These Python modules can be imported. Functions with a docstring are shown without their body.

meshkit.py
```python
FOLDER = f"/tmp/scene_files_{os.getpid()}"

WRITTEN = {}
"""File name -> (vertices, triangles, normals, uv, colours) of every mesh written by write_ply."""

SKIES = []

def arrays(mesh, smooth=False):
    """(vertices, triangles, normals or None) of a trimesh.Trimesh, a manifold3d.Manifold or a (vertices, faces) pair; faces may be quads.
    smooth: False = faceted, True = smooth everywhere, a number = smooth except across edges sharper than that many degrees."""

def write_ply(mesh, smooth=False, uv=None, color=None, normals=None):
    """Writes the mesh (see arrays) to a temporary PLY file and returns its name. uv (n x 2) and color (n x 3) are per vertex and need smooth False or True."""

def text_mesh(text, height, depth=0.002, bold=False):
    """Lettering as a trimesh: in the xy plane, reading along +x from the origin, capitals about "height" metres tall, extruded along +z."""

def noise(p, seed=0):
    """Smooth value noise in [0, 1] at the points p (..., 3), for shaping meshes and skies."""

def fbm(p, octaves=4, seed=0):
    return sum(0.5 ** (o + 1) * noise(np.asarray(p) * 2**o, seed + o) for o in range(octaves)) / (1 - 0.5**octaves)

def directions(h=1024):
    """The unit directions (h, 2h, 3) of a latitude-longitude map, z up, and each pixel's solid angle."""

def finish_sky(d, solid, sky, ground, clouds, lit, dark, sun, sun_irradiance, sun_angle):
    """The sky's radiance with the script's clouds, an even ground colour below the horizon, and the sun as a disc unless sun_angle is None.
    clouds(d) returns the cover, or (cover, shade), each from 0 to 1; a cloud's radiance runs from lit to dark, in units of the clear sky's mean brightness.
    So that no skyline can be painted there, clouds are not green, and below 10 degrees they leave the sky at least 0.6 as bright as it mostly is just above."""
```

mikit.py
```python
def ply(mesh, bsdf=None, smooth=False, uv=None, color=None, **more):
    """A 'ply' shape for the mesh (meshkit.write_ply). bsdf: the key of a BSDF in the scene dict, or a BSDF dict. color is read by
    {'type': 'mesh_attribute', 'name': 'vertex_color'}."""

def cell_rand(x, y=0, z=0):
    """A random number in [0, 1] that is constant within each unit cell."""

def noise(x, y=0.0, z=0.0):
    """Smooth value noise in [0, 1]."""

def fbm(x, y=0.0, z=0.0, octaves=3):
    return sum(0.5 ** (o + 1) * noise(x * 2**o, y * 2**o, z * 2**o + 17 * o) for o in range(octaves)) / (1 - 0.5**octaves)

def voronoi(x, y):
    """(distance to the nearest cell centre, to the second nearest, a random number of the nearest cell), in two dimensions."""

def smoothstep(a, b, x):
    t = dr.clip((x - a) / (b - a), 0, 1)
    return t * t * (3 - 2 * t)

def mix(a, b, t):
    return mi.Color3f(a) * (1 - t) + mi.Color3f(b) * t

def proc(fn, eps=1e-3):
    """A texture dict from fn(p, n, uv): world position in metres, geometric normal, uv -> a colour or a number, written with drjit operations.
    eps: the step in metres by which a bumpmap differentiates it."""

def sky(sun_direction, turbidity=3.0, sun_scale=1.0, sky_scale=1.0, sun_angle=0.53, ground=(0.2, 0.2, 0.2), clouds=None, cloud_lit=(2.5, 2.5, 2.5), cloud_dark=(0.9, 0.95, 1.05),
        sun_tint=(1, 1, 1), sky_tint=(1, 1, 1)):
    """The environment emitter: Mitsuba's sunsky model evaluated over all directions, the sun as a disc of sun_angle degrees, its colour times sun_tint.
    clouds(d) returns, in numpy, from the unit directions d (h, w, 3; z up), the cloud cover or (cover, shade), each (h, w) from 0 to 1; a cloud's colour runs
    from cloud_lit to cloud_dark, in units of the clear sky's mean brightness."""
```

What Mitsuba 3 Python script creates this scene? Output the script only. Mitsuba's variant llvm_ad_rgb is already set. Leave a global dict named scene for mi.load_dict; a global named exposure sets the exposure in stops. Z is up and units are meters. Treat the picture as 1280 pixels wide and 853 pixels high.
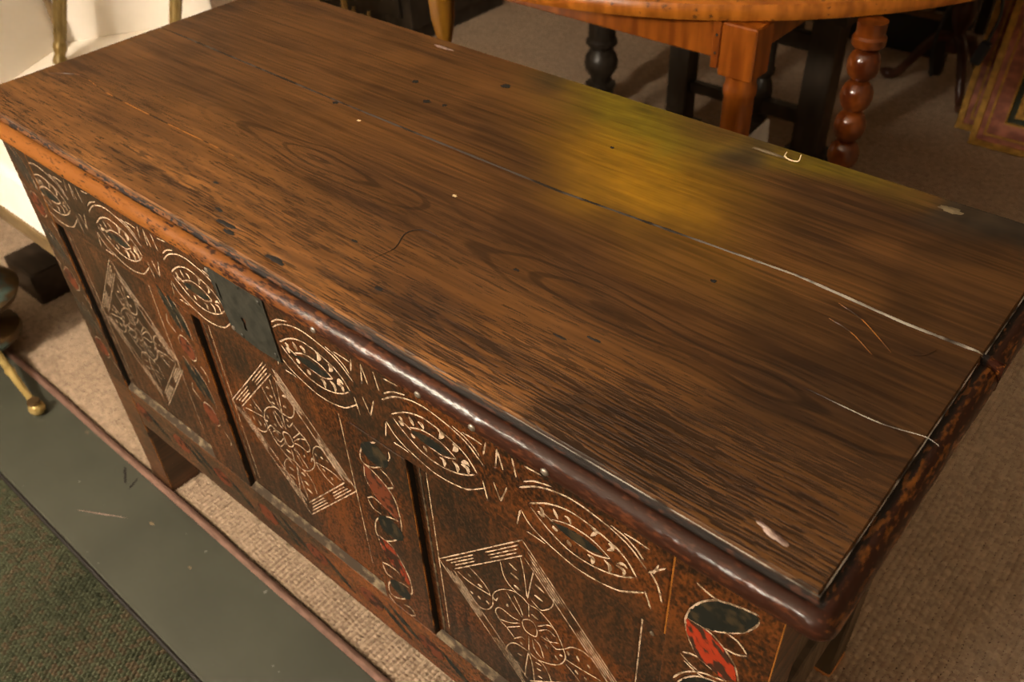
import math, random
import numpy as np, trimesh, drjit as dr, mitsuba as mi
import mikit, meshkit
from mikit import noise, fbm, smoothstep, mix
from scipy.spatial import cKDTree
from shapely.geometry import Polygon

T = mi.ScalarTransform4f
scene, labels = {}, {}
rng = np.random.default_rng(7)

# ------------------------------------------------------------------ camera, light, exposure
CAM = np.array([1.25516833, -0.33006669, 1.23186389])
FWD = np.array([-0.51413282, 0.55997709, -0.64968693])
UP = np.array([-0.40219853, 0.51162475, 0.75926047])
scene['camera'] = {'type': 'thinlens', 'fov': math.degrees(2 * math.atan(640 / 1105.17)), 'fov_axis': 'x',
                   'aperture_radius': 0.0020, 'focus_distance': 0.82, 'near_clip': 0.05, 'far_clip': 50.0,
                   'to_world': T().look_at(origin=CAM.tolist(), target=(CAM + FWD).tolist(), up=UP.tolist())}
exposure = 2.4
# two photographic lamps on stands: the key at the left, a weaker one behind the camera
LAMPS = [((-0.02, -1.08, 1.44), 0.09, (84, 72.5, 57)), ((0.70, -2.30, 1.92), 0.10, (27, 24, 20))]
CEIL_FILL = (0.65, 0.54, 0.40)     # unseen round discs on the ceiling, added as fill light

# ------------------------------------------------------------------ helpers
def put(key, mesh, bsdf, smooth=30, label=None, cat=None, group=None, kind=None, **kw):
    assert key not in scene, key
    scene[key] = mikit.ply(mesh, bsdf, smooth=smooth, **kw)
    tag(key, label, cat, group, kind)
    return key

def tag(key, label=None, cat=None, group=None, kind=None):
    d = {k: v for k, v in (('label', label), ('category', cat), ('group', group), ('kind', kind)) if v}
    if d: labels[key] = {**labels.get(key, {}), **d}

def numbered(key):
    if key not in scene: return key
    i = 1
    while f'{key}_{i:03d}' in scene: i += 1
    return f'{key}_{i:03d}'

def cat_(*ms): return trimesh.util.concatenate([m for m in ms])

def box(x0, x1, y0, y1, z0, z1, b=0.0):
    if b <= 0:
        m = trimesh.creation.box((x1 - x0, y1 - y0, z1 - z0)); m.apply_translation(((x0 + x1) / 2, (y0 + y1) / 2, (z0 + z1) / 2)); return m
    pts = []
    for i in (0, 1):
        for j in (0, 1):
            for k in (0, 1):
                X, Y, Z = (x0, x1)[i], (y0, y1)[j], (z0, z1)[k]
                sx, sy, sz = 1 - 2 * i, 1 - 2 * j, 1 - 2 * k
                pts += [(X + sx * b, Y + sy * b, Z), (X + sx * b, Y, Z + sz * b), (X, Y + sy * b, Z + sz * b)]
    m = trimesh.convex.convex_hull(np.array(pts)); return m

def lathe(profile, at=(0, 0, 0), n=40):
    m = trimesh.creation.revolve(np.array(profile, float), sections=n); m.apply_translation(at); return m

def tube(pts, r, n=12, caps=True):
    pts = np.array(pts, float); r = np.broadcast_to(np.array(r, float), (len(pts),))
    t = np.gradient(pts, axis=0); t /= np.linalg.norm(t, axis=1, keepdims=True)
    a = np.cross(t[0], [0, 0, 1.0]); a = a if np.linalg.norm(a) > .1 else np.cross(t[0], [1.0, 0, 0]); a /= np.linalg.norm(a)
    V, th = [], np.arange(n) * 2 * np.pi / n
    for i in range(len(pts)):
        a = a - t[i] * (a @ t[i]); a /= np.linalg.norm(a); b = np.cross(t[i], a)
        V.append(pts[i] + r[i] * (np.cos(th)[:, None] * a + np.sin(th)[:, None] * b))
    V = np.vstack(V); F = []
    for i in range(len(pts) - 1):
        for k in range(n):
            k2 = (k + 1) % n; A, B, C_, D = i * n + k, i * n + k2, (i + 1) * n + k2, (i + 1) * n + k
            F += [(A, B, C_), (A, C_, D)]
    if caps:
        V = np.vstack([V, pts[0], pts[-1]]); s, e = len(V) - 2, len(V) - 1; o = (len(pts) - 1) * n
        for k in range(n):
            F += [(s, (k + 1) % n, k), (e, o + k, o + (k + 1) % n)]
    return trimesh.Trimesh(V, F, process=False)

def spline(pts, step):
    """Catmull-Rom through the points, about one sample per step."""
    p = np.array(pts, float)
    if len(p) == 2:
        n = max(2, int(np.linalg.norm(p[1] - p[0]) / step) + 1); return p[0] + np.linspace(0, 1, n)[:, None] * (p[1] - p[0])
    closed = np.linalg.norm(p[0] - p[-1]) < 1e-9
    q = np.vstack([p[-2], p, p[1]]) if closed else np.vstack([2 * p[0] - p[1], p, 2 * p[-1] - p[-2]])
    out = []
    for i in range(1, len(q) - 2):
        n = max(2, int(np.linalg.norm(q[i + 1] - q[i]) / step) + 1)
        t = np.linspace(0, 1, n, endpoint=False)[:, None]
        a, b, c, d = q[i - 1], q[i], q[i + 1], q[i + 2]
        out.append(0.5 * (2 * b + (c - a) * t + (2 * a - 5 * b + 4 * c - d) * t ** 2 + (3 * b - a - 3 * c + d) * t ** 3))
    return np.vstack(out + [p[-1:]])

def grid_faces(nu, nv, flip=False):
    i, j = np.meshgrid(np.arange(nu - 1), np.arange(nv - 1), indexing='ij'); a = (i * nv + j).ravel(); b = a + nv
    f = np.vstack([np.c_[a, b, b + 1], np.c_[a, b + 1, a + 1]])
    return f[:, ::-1] if flip else f

def oriented(m):
    m = trimesh.Trimesh(m.vertices, m.faces, process=True); trimesh.repair.fix_normals(m); return m

# ------------------------------------------------------------------ materials
def mat(name, color, rough=0.45, bump=None, bscale=1.0, eps=1e-3, **kw):
    def slot(c): return mikit.proc(c, eps) if callable(c) else ({'type': 'rgb', 'value': list(c)} if isinstance(c, (tuple, list)) else c)
    b = {'type': 'principled', 'base_color': slot(color), 'roughness': slot(rough) if callable(rough) else float(rough), **kw}
    if bump is not None:
        b = {'type': 'bumpmap', 'arbitrary': mikit.proc(bump, eps), 'scale': float(bscale), 'bsdf': b}
    scene['material_' + name] = {'type': 'twosided', 'bsdf': b}
    return 'material_' + name

def streak(x, y, z, fx, fy, s):   # long grain streaks running along x
    return fbm(x * fx, y * fy, z * fy + s, 3)

def lid_pores(x, yy, y):
    front = 1 - smoothstep(0.02, 0.27, y)
    a = noise(x * 62 + 40 * mikit.cell_rand(dr.floor(yy * 680), 1.0), yy * 680, 2.0)
    gate = fbm(x * 5, yy * 36, 6.0, 3)
    return smoothstep(0.84 - 0.30 * front, 0.92 - 0.27 * front, a + 0.8 * (gate - 0.5)) * (0.20 + 0.75 * front)

def lid_wob(x, y):
    return y + 0.012 * (fbm(x * 3.2, y * 8.0, 3.0, 2) - 0.5) + 0.0022 * (noise(x * 16, y * 50, 9.0) - 0.5)

def lid_color(p, n, uv):
    x, y, z = p.x, p.y, p.z
    yy = lid_wob(x, y)
    g1 = fbm(x * 2.4, yy * 60, 1.0, 3)
    g2 = fbm(x * 14, yy * 330, 5.0, 2)
    big = fbm(x * 2.6, y * 6.0, 7.0, 3)
    c = mix((0.036, 0.0135, 0.0040), (0.150, 0.062, 0.0160), smoothstep(0.20, 0.84, 0.26 * g1 + 0.46 * big + 0.32 * g2 - 0.02))
    # cathedral figure on the front board: nested pointed arcs
    r1 = dr.sqrt(dr.square((x - 0.50) * 0.13) + dr.square(y - 0.185)) + 0.020 * fbm(x * 7, y * 11, 11.0, 3)
    r2 = dr.sqrt(dr.square((x - 0.98) * 0.10) + dr.square(y - 0.165)) + 0.018 * fbm(x * 8, y * 12, 13.0, 3)
    arc = smoothstep(0.5, 0.95, dr.sin(dr.minimum(r1, r2) * 620)) * (1 - smoothstep(0.030, 0.052, dr.minimum(r1, r2)))
    c = mix(c, c * 0.40, arc * 0.75 * smoothstep(0.06, 0.09, y))
    c = mix(c, (0.012, 0.0055, 0.0022), lid_pores(x, yy, y) * 0.85)
    # blotchy patina
    pat = smoothstep(0.48, 0.68, fbm(x * 9, y * 13, 41.0, 3))
    c = mix(c, c * 0.60, pat * 0.55)
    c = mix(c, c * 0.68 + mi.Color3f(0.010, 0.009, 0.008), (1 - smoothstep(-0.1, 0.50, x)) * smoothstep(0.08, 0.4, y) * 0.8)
    # yellow-green patch on the back board
    n1 = fbm(x * 9, y * 14, 21.0, 3); n2 = fbm(x * 40, y * 40, 23.0, 3)
    sx = x - 0.735 - 0.75 * (0.46 - y)
    st = dr.exp(-dr.square(sx / (0.075 + 0.05 * n1))) * smoothstep(0.22, 0.40, y + 0.10 * (n1 - 0.5))
    st2 = dr.exp(-dr.square((x - 0.955) / 0.085)) * smoothstep(0.455, 0.495, y + 0.05 * (n1 - 0.5)) * 0.8
    col = mix((0.30, 0.145, 0.006), (0.165, 0.115, 0.0055), smoothstep(0.38, 0.47, y + 0.06 * (n2 - 0.5)))
    c = mix(c, col * (0.20 + 0.55 * g1 + 0.45 * n2 + 0.55 * fbm(x * 22, yy * 280, 71.0, 2)), dr.clip(st * 1.05 + st2, 0, 0.93))
    # dark dirt along the back edge
    dk = smoothstep(0.425, 0.478, y + 0.07 * (fbm(x * 14, y * 20, 31.0, 3) - 0.5)) * smoothstep(0.44, 0.64, 0.75 * fbm(x * 7 + 3, y * 8, 9.0, 3) + 0.30 * dr.exp(-dr.square((x - 0.60) / 0.09)) + 0.28 * dr.exp(-dr.square((x - 0.87) / 0.04)) + 0.30 * smoothstep(1.02, 1.10, x) + 0.12 * (1 - smoothstep(.3, .5, x)))
    c = mix(c, mix((0.010, 0.008, 0.005), (0.040, 0.032, 0.022), n2), dk * 0.85)
    falloff_dark = smoothstep(0.42, 0.60, fbm(x * 6, y * 8, 61.0, 3) + 0.55 * smoothstep(0.86, 1.12, x - 0.3 * y) - 0.16)  # light falloff to the right put into the colour, with waxy mottling
    c = mix(c, c * 0.60, falloff_dark * 0.75 * smoothstep(0.75, 0.95, x))
    c = c * (1 + 0.45 * (1 - smoothstep(0.03, 0.22, y + 0.05 * (big - 0.5))))
    # worn lighter streaks near the front edge
    c = mix(c, c * 1.9, smoothstep(0.42, 0.62, fbm(x * 5, y * 40, 51.0, 3)) * (1 - smoothstep(0.03, 0.16, y)) * smoothstep(0.1, 0.3, x) * (1 - smoothstep(0.9, 1.1, x)) * 0.8)
    # waxed moulding: orange where rubbed at the left, nearly black red at the right; dirt in the hollow
    edge = dr.minimum(y, 1.2 - x)
    along = dr.select(y < 1.2 - x, x, y)
    w = 0.55 * fbm(along * 42, z * 300, edge * 200, 3) + 0.45 * fbm(along * 190, z * 600, edge * 300, 2)
    nose = 1 - smoothstep(0.0118, 0.0140, edge)
    rub = 0.26 * (1 - smoothstep(0.30, 0.95, x))
    mc = mix((0.030, 0.0090, 0.0052), mix((0.20, 0.068, 0.0125), (0.085, 0.024, 0.009), smoothstep(0.45, 0.85, along)), smoothstep(0.44, 0.68, w + rub - 0.05))
    mc = mix(mix((0.008, 0.0045, 0.003), mc, smoothstep(0.52, 0.66, w + 0.4 * rub) * 0.6), mc, nose)
    return mix(c, mc, 1 - smoothstep(0.0172, 0.0186, edge))

def lid_rough(p, n, uv):
    edge = dr.minimum(p.y, 1.2 - p.x)
    return dr.lerp(dr.lerp(0.30 - 0.14 * smoothstep(0.75, 1.1, p.x) + 0.10 * fbm(p.x * 90, p.y * 90, p.z * 200, 2), 0.75, smoothstep(0.0118, 0.0140, edge)), 0.42 + 0.22 * fbm(p.x * 20, p.y * 60, 3.0, 3), smoothstep(0.0172, 0.0186, edge))

def lid_bump(p, n, uv):
    x, y = p.x, p.y
    yy = lid_wob(x, y)
    edge = dr.minimum(y, 1.2 - x)
    top = smoothstep(0.0172, 0.0186, edge)
    return top * (fbm(x * 8, yy * 160, 1.0, 2) * 0.35 - lid_pores(x, yy, y) * 0.8) + (0.5 * top + 1.5 * (1 - top)) * fbm(x * 75, y * 75, p.z * 150, 3)

def front_color(p, n, uv):
    x, z = p.x, p.z
    up = ((z > 0.27) & (z < 0.583))
    gx = dr.select(up, x * 150, x * 9); gz = dr.select(up, z * 9, z * 150)
    g = fbm(gx, gz, 2.0, 3)
    m = fbm(x * 13, z * 13, 5.0, 4)
    sp = fbm(x * 190, z * 120, 8.0, 2)
    t = smoothstep(0.30, 0.80, 0.36 * m + 0.26 * g + 0.40 * fbm(x * 420, z * 300, 9.0, 2))
    c = mix((0.013, 0.0058, 0.0028), (0.142, 0.039, 0.0070), t)
    left = 1 - smoothstep(0.05, 0.62, x)
    c = mix(c, mi.Color3f(0.042, 0.028, 0.016) * (0.55 + 0.8 * g), left * 0.55)
    d = smoothstep(0.50, 0.62, fbm(x * 6 + 4, z * 7, 15.0, 3))
    c = mix(c, (0.020, 0.015, 0.009), d * 0.45)
    return mix(c, c * 1.35 + mi.Color3f(0.012, 0.006, 0.002), 1 - smoothstep(0.262, 0.268, z))

def front_bump(p, n, uv):
    return fbm(p.x * 120, p.z * 120, p.y * 40, 3)

M = {}
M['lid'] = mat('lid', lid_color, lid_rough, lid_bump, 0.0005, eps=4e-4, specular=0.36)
M['front'] = mat('front', front_color, 0.36, front_bump, 0.0006, eps=6e-4, specular=0.5)
M['side'] = mat('side_oak', lambda p, n, uv: mix((0.030, 0.021, 0.013), (0.150, 0.108, 0.070), fbm(p.y * 110, p.z * 6, 1.0, 3)), 0.5)
M['edge'] = mat('worn_edge', lambda p, n, uv: mix((0.03, 0.012, 0.004), (0.30, 0.105, 0.016), smoothstep(0.30, 0.6, fbm(p.x * 60, p.z * 45, 3.0, 3))), 0.4)
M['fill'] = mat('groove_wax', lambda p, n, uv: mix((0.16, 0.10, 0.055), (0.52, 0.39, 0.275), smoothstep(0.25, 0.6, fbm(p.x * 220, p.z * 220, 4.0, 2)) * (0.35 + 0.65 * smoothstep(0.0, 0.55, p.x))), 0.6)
M['dust'] = mat('dust', lambda p, n, uv: mix((0.045, 0.028, 0.015), (0.22, 0.165, 0.10), smoothstep(0.40, 0.95, fbm(p.x * 90, p.z * 160, 6.0, 3))), 0.8)
M['red'] = mat('red_paint', lambda p, n, uv: mix((0.045, 0.016, 0.008), (0.33, 0.030, 0.008), smoothstep(0.42, 0.60, fbm(p.x * 160 + p.z * 90, p.z * 110, 4.0, 3))), 0.5)
M['rust'] = mat('faded_red_paint', lambda p, n, uv: mix((0.030, 0.011, 0.005), (0.125, 0.030, 0.011), smoothstep(0.30, 0.60, fbm(p.x * 120, p.z * 120, 4.0, 3))), 0.5)
M['fadedred'] = mat('dull_red_paint', lambda p, n, uv: mix((0.030, 0.011, 0.005), (0.22, 0.030, 0.010), smoothstep(0.40, 0.62, fbm(p.x * 150, p.z * 110, 4.0, 3))), 0.5)
M['dull'] = mat('dull_dark_paint', lambda p, n, uv: mix((0.018, 0.015, 0.011), (0.045, 0.031, 0.018), fbm(p.x * 110, p.z * 110, 7.0, 3)), 0.5)
M['black'] = mat('black_paint', lambda p, n, uv: mix((0.009, 0.010, 0.008), (0.040, 0.028, 0.014), smoothstep(0.45, 0.75, fbm(p.x * 110, p.z * 110, 7.0, 3))), 0.45)
M['greywax'] = mat('grey_wax', lambda p, n, uv: mix((0.020, 0.014, 0.010), (0.42, 0.38, 0.34), smoothstep(0.30, 0.6, fbm(p.x * 45, p.y * 45, 4.0, 3)) * (0.12 + 0.88 * smoothstep(0.86, 1.08, p.x))), 0.5)
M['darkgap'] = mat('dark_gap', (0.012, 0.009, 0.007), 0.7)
M['iron'] = mat('iron', lambda p, n, uv: mix((0.022, 0.024, 0.021), (0.065, 0.062, 0.050), fbm(p.x * 90, p.z * 90, 3.0, 4)), 0.42, lambda p, n, uv: fbm(p.x * 150, p.z * 150, 2.0, 3), 0.0006, metallic=0.35)
M['nail'] = mat('nail', (0.30, 0.26, 0.22), 0.35, metallic=0.7)
# carved lines, in tenths of a millimetre from each motif's centre
ROUNDEL= [[(-664,190),(-474,341),(-266,431),(-67,461),(139,437),(316,394),(467,324),(629,180)],
  [(-616,301),(-486,397),(-306,466)],
  [(277,444),(414,411),(527,343),(592,267)],
  [(399,447),(520,451),(633,443)],
  [(-553,68),(-351,217),(-146,294),(40,292),(208,255),(350,206),(454,127),(542,6)],
  [(-540,26),(-455,-47),(-313,-146),(-144,-220),(50,-233),(238,-192),(404,-113),(519,-21)],
  [(-311,42),(-145,116),(16,129),(149,102),(288,23)],
  [(-467,31),(-382,47),(-269,6),(-172,-19),(-35,-54),(100,-62),(205,-24),(288,23)],
  [(-654,-99),(-562,-224),(-417,-306),(-243,-362),(-58,-404),(163,-390),(349,-338),(439,-287),(623,-130)],
  [(-597,-354),(-492,-350),(-389,-356)],
  [(-663,-114),(-710,-345)]]
ROUNDEL_NICKS= [[(-444,110),(-416,97),(-396,53)],
  [(-289,206),(-268,163),(-241,107)],
  [(-172,205),(-125,201),(-105,149)],
  [(92,276),(138,247),(95,160)],
  [(267,212),(307,178),(259,110)],
  [(359,24),(420,70),(459,44)],
  [(-453,25),(-418,18),(-382,29)],
  [(-298,-26),(-277,-53),(-242,-42)],
  [(-144,-94),(-123,-121),(-102,-148)],
  [(68,-108),(122,-115),(117,-200)],
  [(232,-36),(292,-71),(289,-155)],
  [(347,-4),(424,-5),(428,-82)]]
VEES= [[(-178,506),(-222,323)],[(-42,513),(-78,263)],[(-44,503),(13,281)],[(129,515),(169,293)],[(267,508),(462,528)],[(-258,-47),(-217,-271)],[(-118,38),(-43,-170)],[(50,85),(-43,-170)]]
STILE= [[(-232,242),(-150,209),(-65,196),(5,209)],
  [(262,308),(145,277),(13,225),(-91,155),(-182,34),(-242,-100),(-271,-239),(-267,-338),(-223,-488),(-166,-591),(-101,-667),(-7,-693),(142,-729)],
  [(-254,-247),(-150,-236),(-47,-197),(59,-120),(167,-7),(231,101),(266,193),(267,274)],
  [(-150,-236),(-51,-253),(54,-316),(128,-393),(189,-487),(231,-629)],
  [(71,-125),(144,-132),(201,-173),(246,-228)],
  [(248,-243),(169,-304),(71,-323)],
  [(-268,-769),(-199,-816),(-103,-850)],
  [(-260,-735),(-179,-680),(-113,-662),(-21,-671)],
  [(-300,-1188),(-246,-1055),(-153,-918),(-48,-826),(49,-781),(122,-743)]]
MUNTIN= [[(192,1423),(183,1320),(61,1142),(-134,978),(-315,917),(-373,996),(-315,1154),(-201,1298),(-9,1444)],
  [(-336,902),(-353,662),(-266,493),(-118,369),(138,275)],
  [(-315,917),(-123,866),(55,755),(145,611),(172,377),(155,138),(37,-117),(-176,-318),(-365,-356),(-379,-207),(-295,0),(-82,191),(138,275)],
  [(-27,1022),(95,975),(160,886)],
  [(153,846),(20,746)],
  [(-415,287),(-288,384),(-154,359)],
  [(-403,259),(-334,161),(-193,159)],
  [(-365,-356),(-330,-553),(-219,-751),(76,-958)],
  [(-326,-344),(-113,-366),(31,-570),(121,-784),(137,-1032),(78,-1179),(-113,-1433),(-324,-1545),(-383,-1437),(-305,-1227),(-89,-1069),(64,-1036)],
  [(-399,-912),(-238,-854),(-54,-860)],
  [(-404,-939),(-358,-1095),(-245,-1103)],
  [(-414,-1608),(-276,-1712),(-100,-1705)],
  [(-113,-1551),(27,-1506),(108,-1590)],
  [(106,-1601),(-91,-1768)],
  [(-270,-2024),(-176,-1933)]]
FLOWER= [[(-53,-9),(22,95),(103,108),(140,6),(127,-107),(55,-155),(-27,-139),(-53,-9)],
  [(-379,99),(-417,7),(-456,53),(-405,179),(-292,324),(-145,427),(-25,428),(42,387),(170,407),(284,348),(379,256),(445,132),(492,-13),(502,-118),(453,-275),(353,-409),(188,-529),(84,-554),(12,-512)],
  [(-187,-455),(-280,-373),(-374,-323),(-432,-221),(-404,-122),(-337,-69),(-190,-78),(-85,-42)],
  [(-252,317),(-157,178),(-60,53)],
  [(-149,349),(-74,205),(-39,75)],
  [(-279,-358),(-89,-147)],
  [(-395,-315),(-240,-230),(-87,-87)],
  [(152,103),(302,272),(398,248)],
  [(160,28),(281,168),(378,144)],
  [(189,-42),(298,-25),(416,73)],
  [(259,19),(376,-69),(492,43)],
  [(72,-238),(99,-386),(190,-466)],
  [(105,-189),(174,-245),(221,-431)],
  [(42,387),(38,153)],
  [(26,-214),(16,-507)],
  [(-189,-487),(-76,-337),(-35,-352)],
  [(-305,787),(-276,596),(-202,483),(-84,437)],
  [(-37,1097),(1,850),(26,491)],
  [(129,1028),(85,803),(31,470)],
  [(364,793),(345,646),(268,512),(190,440),(85,495)],
  [(-771,278),(-616,204),(-517,106),(-491,19)],
  [(-964,23),(-788,-11),(-479,30)],
  [(-921,-106),(-790,-268),(-663,-364),(-546,-285),(-469,-129),(-458,23)],
  [(-318,-874),(-301,-760),(-239,-632),(-149,-550),(11,-527)],
  [(11,-527),(-32,-839),(-64,-1118)],
  [(11,-543),(57,-738),(80,-1075)],
  [(84,-554),(208,-567),(279,-673),(319,-793)],
  [(492,43),(586,180),(715,246),(789,230)],
  [(502,-132),(665,-108),(942,-48)],
  [(512,-223),(609,-290),(687,-357)]]
FLOWER_NICKS= [[(-182,871),(-86,833)],
  [(-170,719),(-63,703)],
  [(-139,542),(-51,535)],
  [(142,819),(254,787)],
  [(127,627),(232,625)],
  [(-796,134),(-754,118)],
  [(-660,67),(-594,74)],
  [(-793,-185),(-748,-185)],
  [(-680,-162),(-637,-178)],
  [(-556,-128),(-515,-159)],
  [(-211,-946),(-121,-909)],
  [(-146,-732),(-80,-705)],
  [(113,-629),(187,-607)],
  [(121,-745),(184,-719)],
  [(139,-883),(203,-856)],
  [(530,57),(550,-7)],
  [(643,97),(682,26)],
  [(774,87),(812,31)],
  [(628,-194),(667,-238)],
  [(742,-209),(780,-209)],
  [(77,247),(166,241)],
  [(375,-201),(414,-245)],
  [(434,-135),(473,-92)],
  [(247,-138),(286,-167)],
  [(-265,86),(-234,75)],
  [(-102,-454),(-60,-469)]]

# ------------------------------------------------------------------ the room
def carpet_color(p, n, uv):
    c = fbm(p.x * 260, p.y * 260, 1.0, 2); b = fbm(p.x * 5, p.y * 5, 3.0, 3)
    ridge = dr.floor(p.x * 100 + 0.5 * (noise(p.y * 14, p.x * 3, 9.0) - 0.5))
    r = mikit.cell_rand(ridge, dr.floor(p.y * 150 + 3 * mikit.cell_rand(ridge, 1.0)), 4.0)
    return mix((0.24, 0.165, 0.11), (0.54, 0.405, 0.29), dr.clip(0.10 + 0.45 * c + 0.42 * r + 0.30 * (b - 0.5), 0, 1))

def loop_height(p, n, uv):
    u = p.x * 100 + 0.5 * (noise(p.y * 14, p.x * 3, 9.0) - 0.5); ridge = dr.floor(u); fu = u - ridge - 0.5
    v = p.y * 150 + 3 * mikit.cell_rand(ridge, 1.0); fv = v - dr.floor(v) - 0.5
    return dr.sqrt(dr.maximum(1 - 3.7 * dr.square(fu), 0.0)) * dr.sqrt(dr.maximum(1 - 2.6 * dr.square(fv), 0.0))

def np_rand(i, j):
    return np.modf(np.abs(np.sin(i * 127.1 + j * 311.7) * 43758.5453))[0]

def loop_pile(x0, x1, y0, y1, h, res):
    """The carpet's rows of loops as real relief."""
    xs, ys = np.arange(x0, x1, res), np.arange(y0, y1, res * 1.1); X, Y = np.meshgrid(xs, ys, indexing='ij')
    u = X * 100 + 0.6 * (meshkit.noise(np.stack([Y * 14, X * 3, X * 0], -1)) - 0.5); rd = np.floor(u); fu = u - rd - 0.5
    v = Y * 150 + 3 * np_rand(rd, rd * 0); vi = np.floor(v); fv = v - vi - 0.5
    z = h * np.sqrt(np.maximum(1 - 3.9 * fu ** 2, 0)) * np.sqrt(np.maximum(1 - 3.2 * fv ** 2, 0)) * (0.75 + 0.25 * np_rand(rd + 3, vi))
    f = grid_faces(len(xs), len(ys)); zf = z.ravel(); f = f[zf[f].max(1) > 0.42 * h]
    m = trimesh.Trimesh(np.c_[X.ravel(), Y.ravel(), zf + 0.0005], f, process=False); m.remove_unreferenced_vertices(); return m

def mat_height(p, n, uv):
    a = p.x * 110; b = p.y * 110
    i = dr.floor(b); u = a + 0.5 * (i - 2 * dr.floor(i * 0.5))
    fu = u - dr.floor(u) - 0.5; fv = b - i - 0.5
    return dr.sqrt(dr.maximum(1 - 3.0 * dr.square(fu) - 3.4 * dr.square(fv), 0.0))

def mat_color(p, n, uv):
    i = dr.floor(p.y * 150); u = p.x * 110 + 0.5 * (i - 2 * dr.floor(i * 0.5)); r = mikit.cell_rand(dr.floor(u), i, 1.0)
    big = fbm(p.x * 7, p.y * 7, 2.0, 3)
    c = mix((0.030, 0.036, 0.021), (0.092, 0.098, 0.057), dr.clip(0.55 * r + 0.5 * (big - 0.2), 0, 1))
    return mix(c, (0.086, 0.066, 0.040), smoothstep(0.55, 0.9, mikit.cell_rand(dr.floor(u), i, 2.0) * (0.5 + big)))

def weave(x0, x1, y0, y1, z0, h, res):
    xs, ys = np.linspace(x0, x1, int((x1 - x0) / res)), np.linspace(y0, y1, int((y1 - y0) / res)); X, Y = np.meshgrid(xs, ys, indexing='ij')
    z = np.zeros_like(X); b0 = np.floor(Y * 150)
    for o in (-1, 0, 1):
        i = b0 + o; u = X * 110 + 0.5 * np.mod(i, 2); fu, fv = u - np.floor(u) - .5, Y * 150 - i - .5
        z = np.maximum(z, np.sqrt(np.maximum(1 - 6.0 * fu ** 2 - 2.1 * fv ** 2, 0)) * (0.75 + 0.25 * np_rand(np.floor(u), i)))
    f = grid_faces(len(xs), len(ys)); zf = z.ravel(); f = f[zf[f].max(1) > .36]
    m = trimesh.Trimesh(np.c_[X.ravel(), Y.ravel(), z0 + h * zf], f, process=False); m.remove_unreferenced_vertices(); return m

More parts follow.
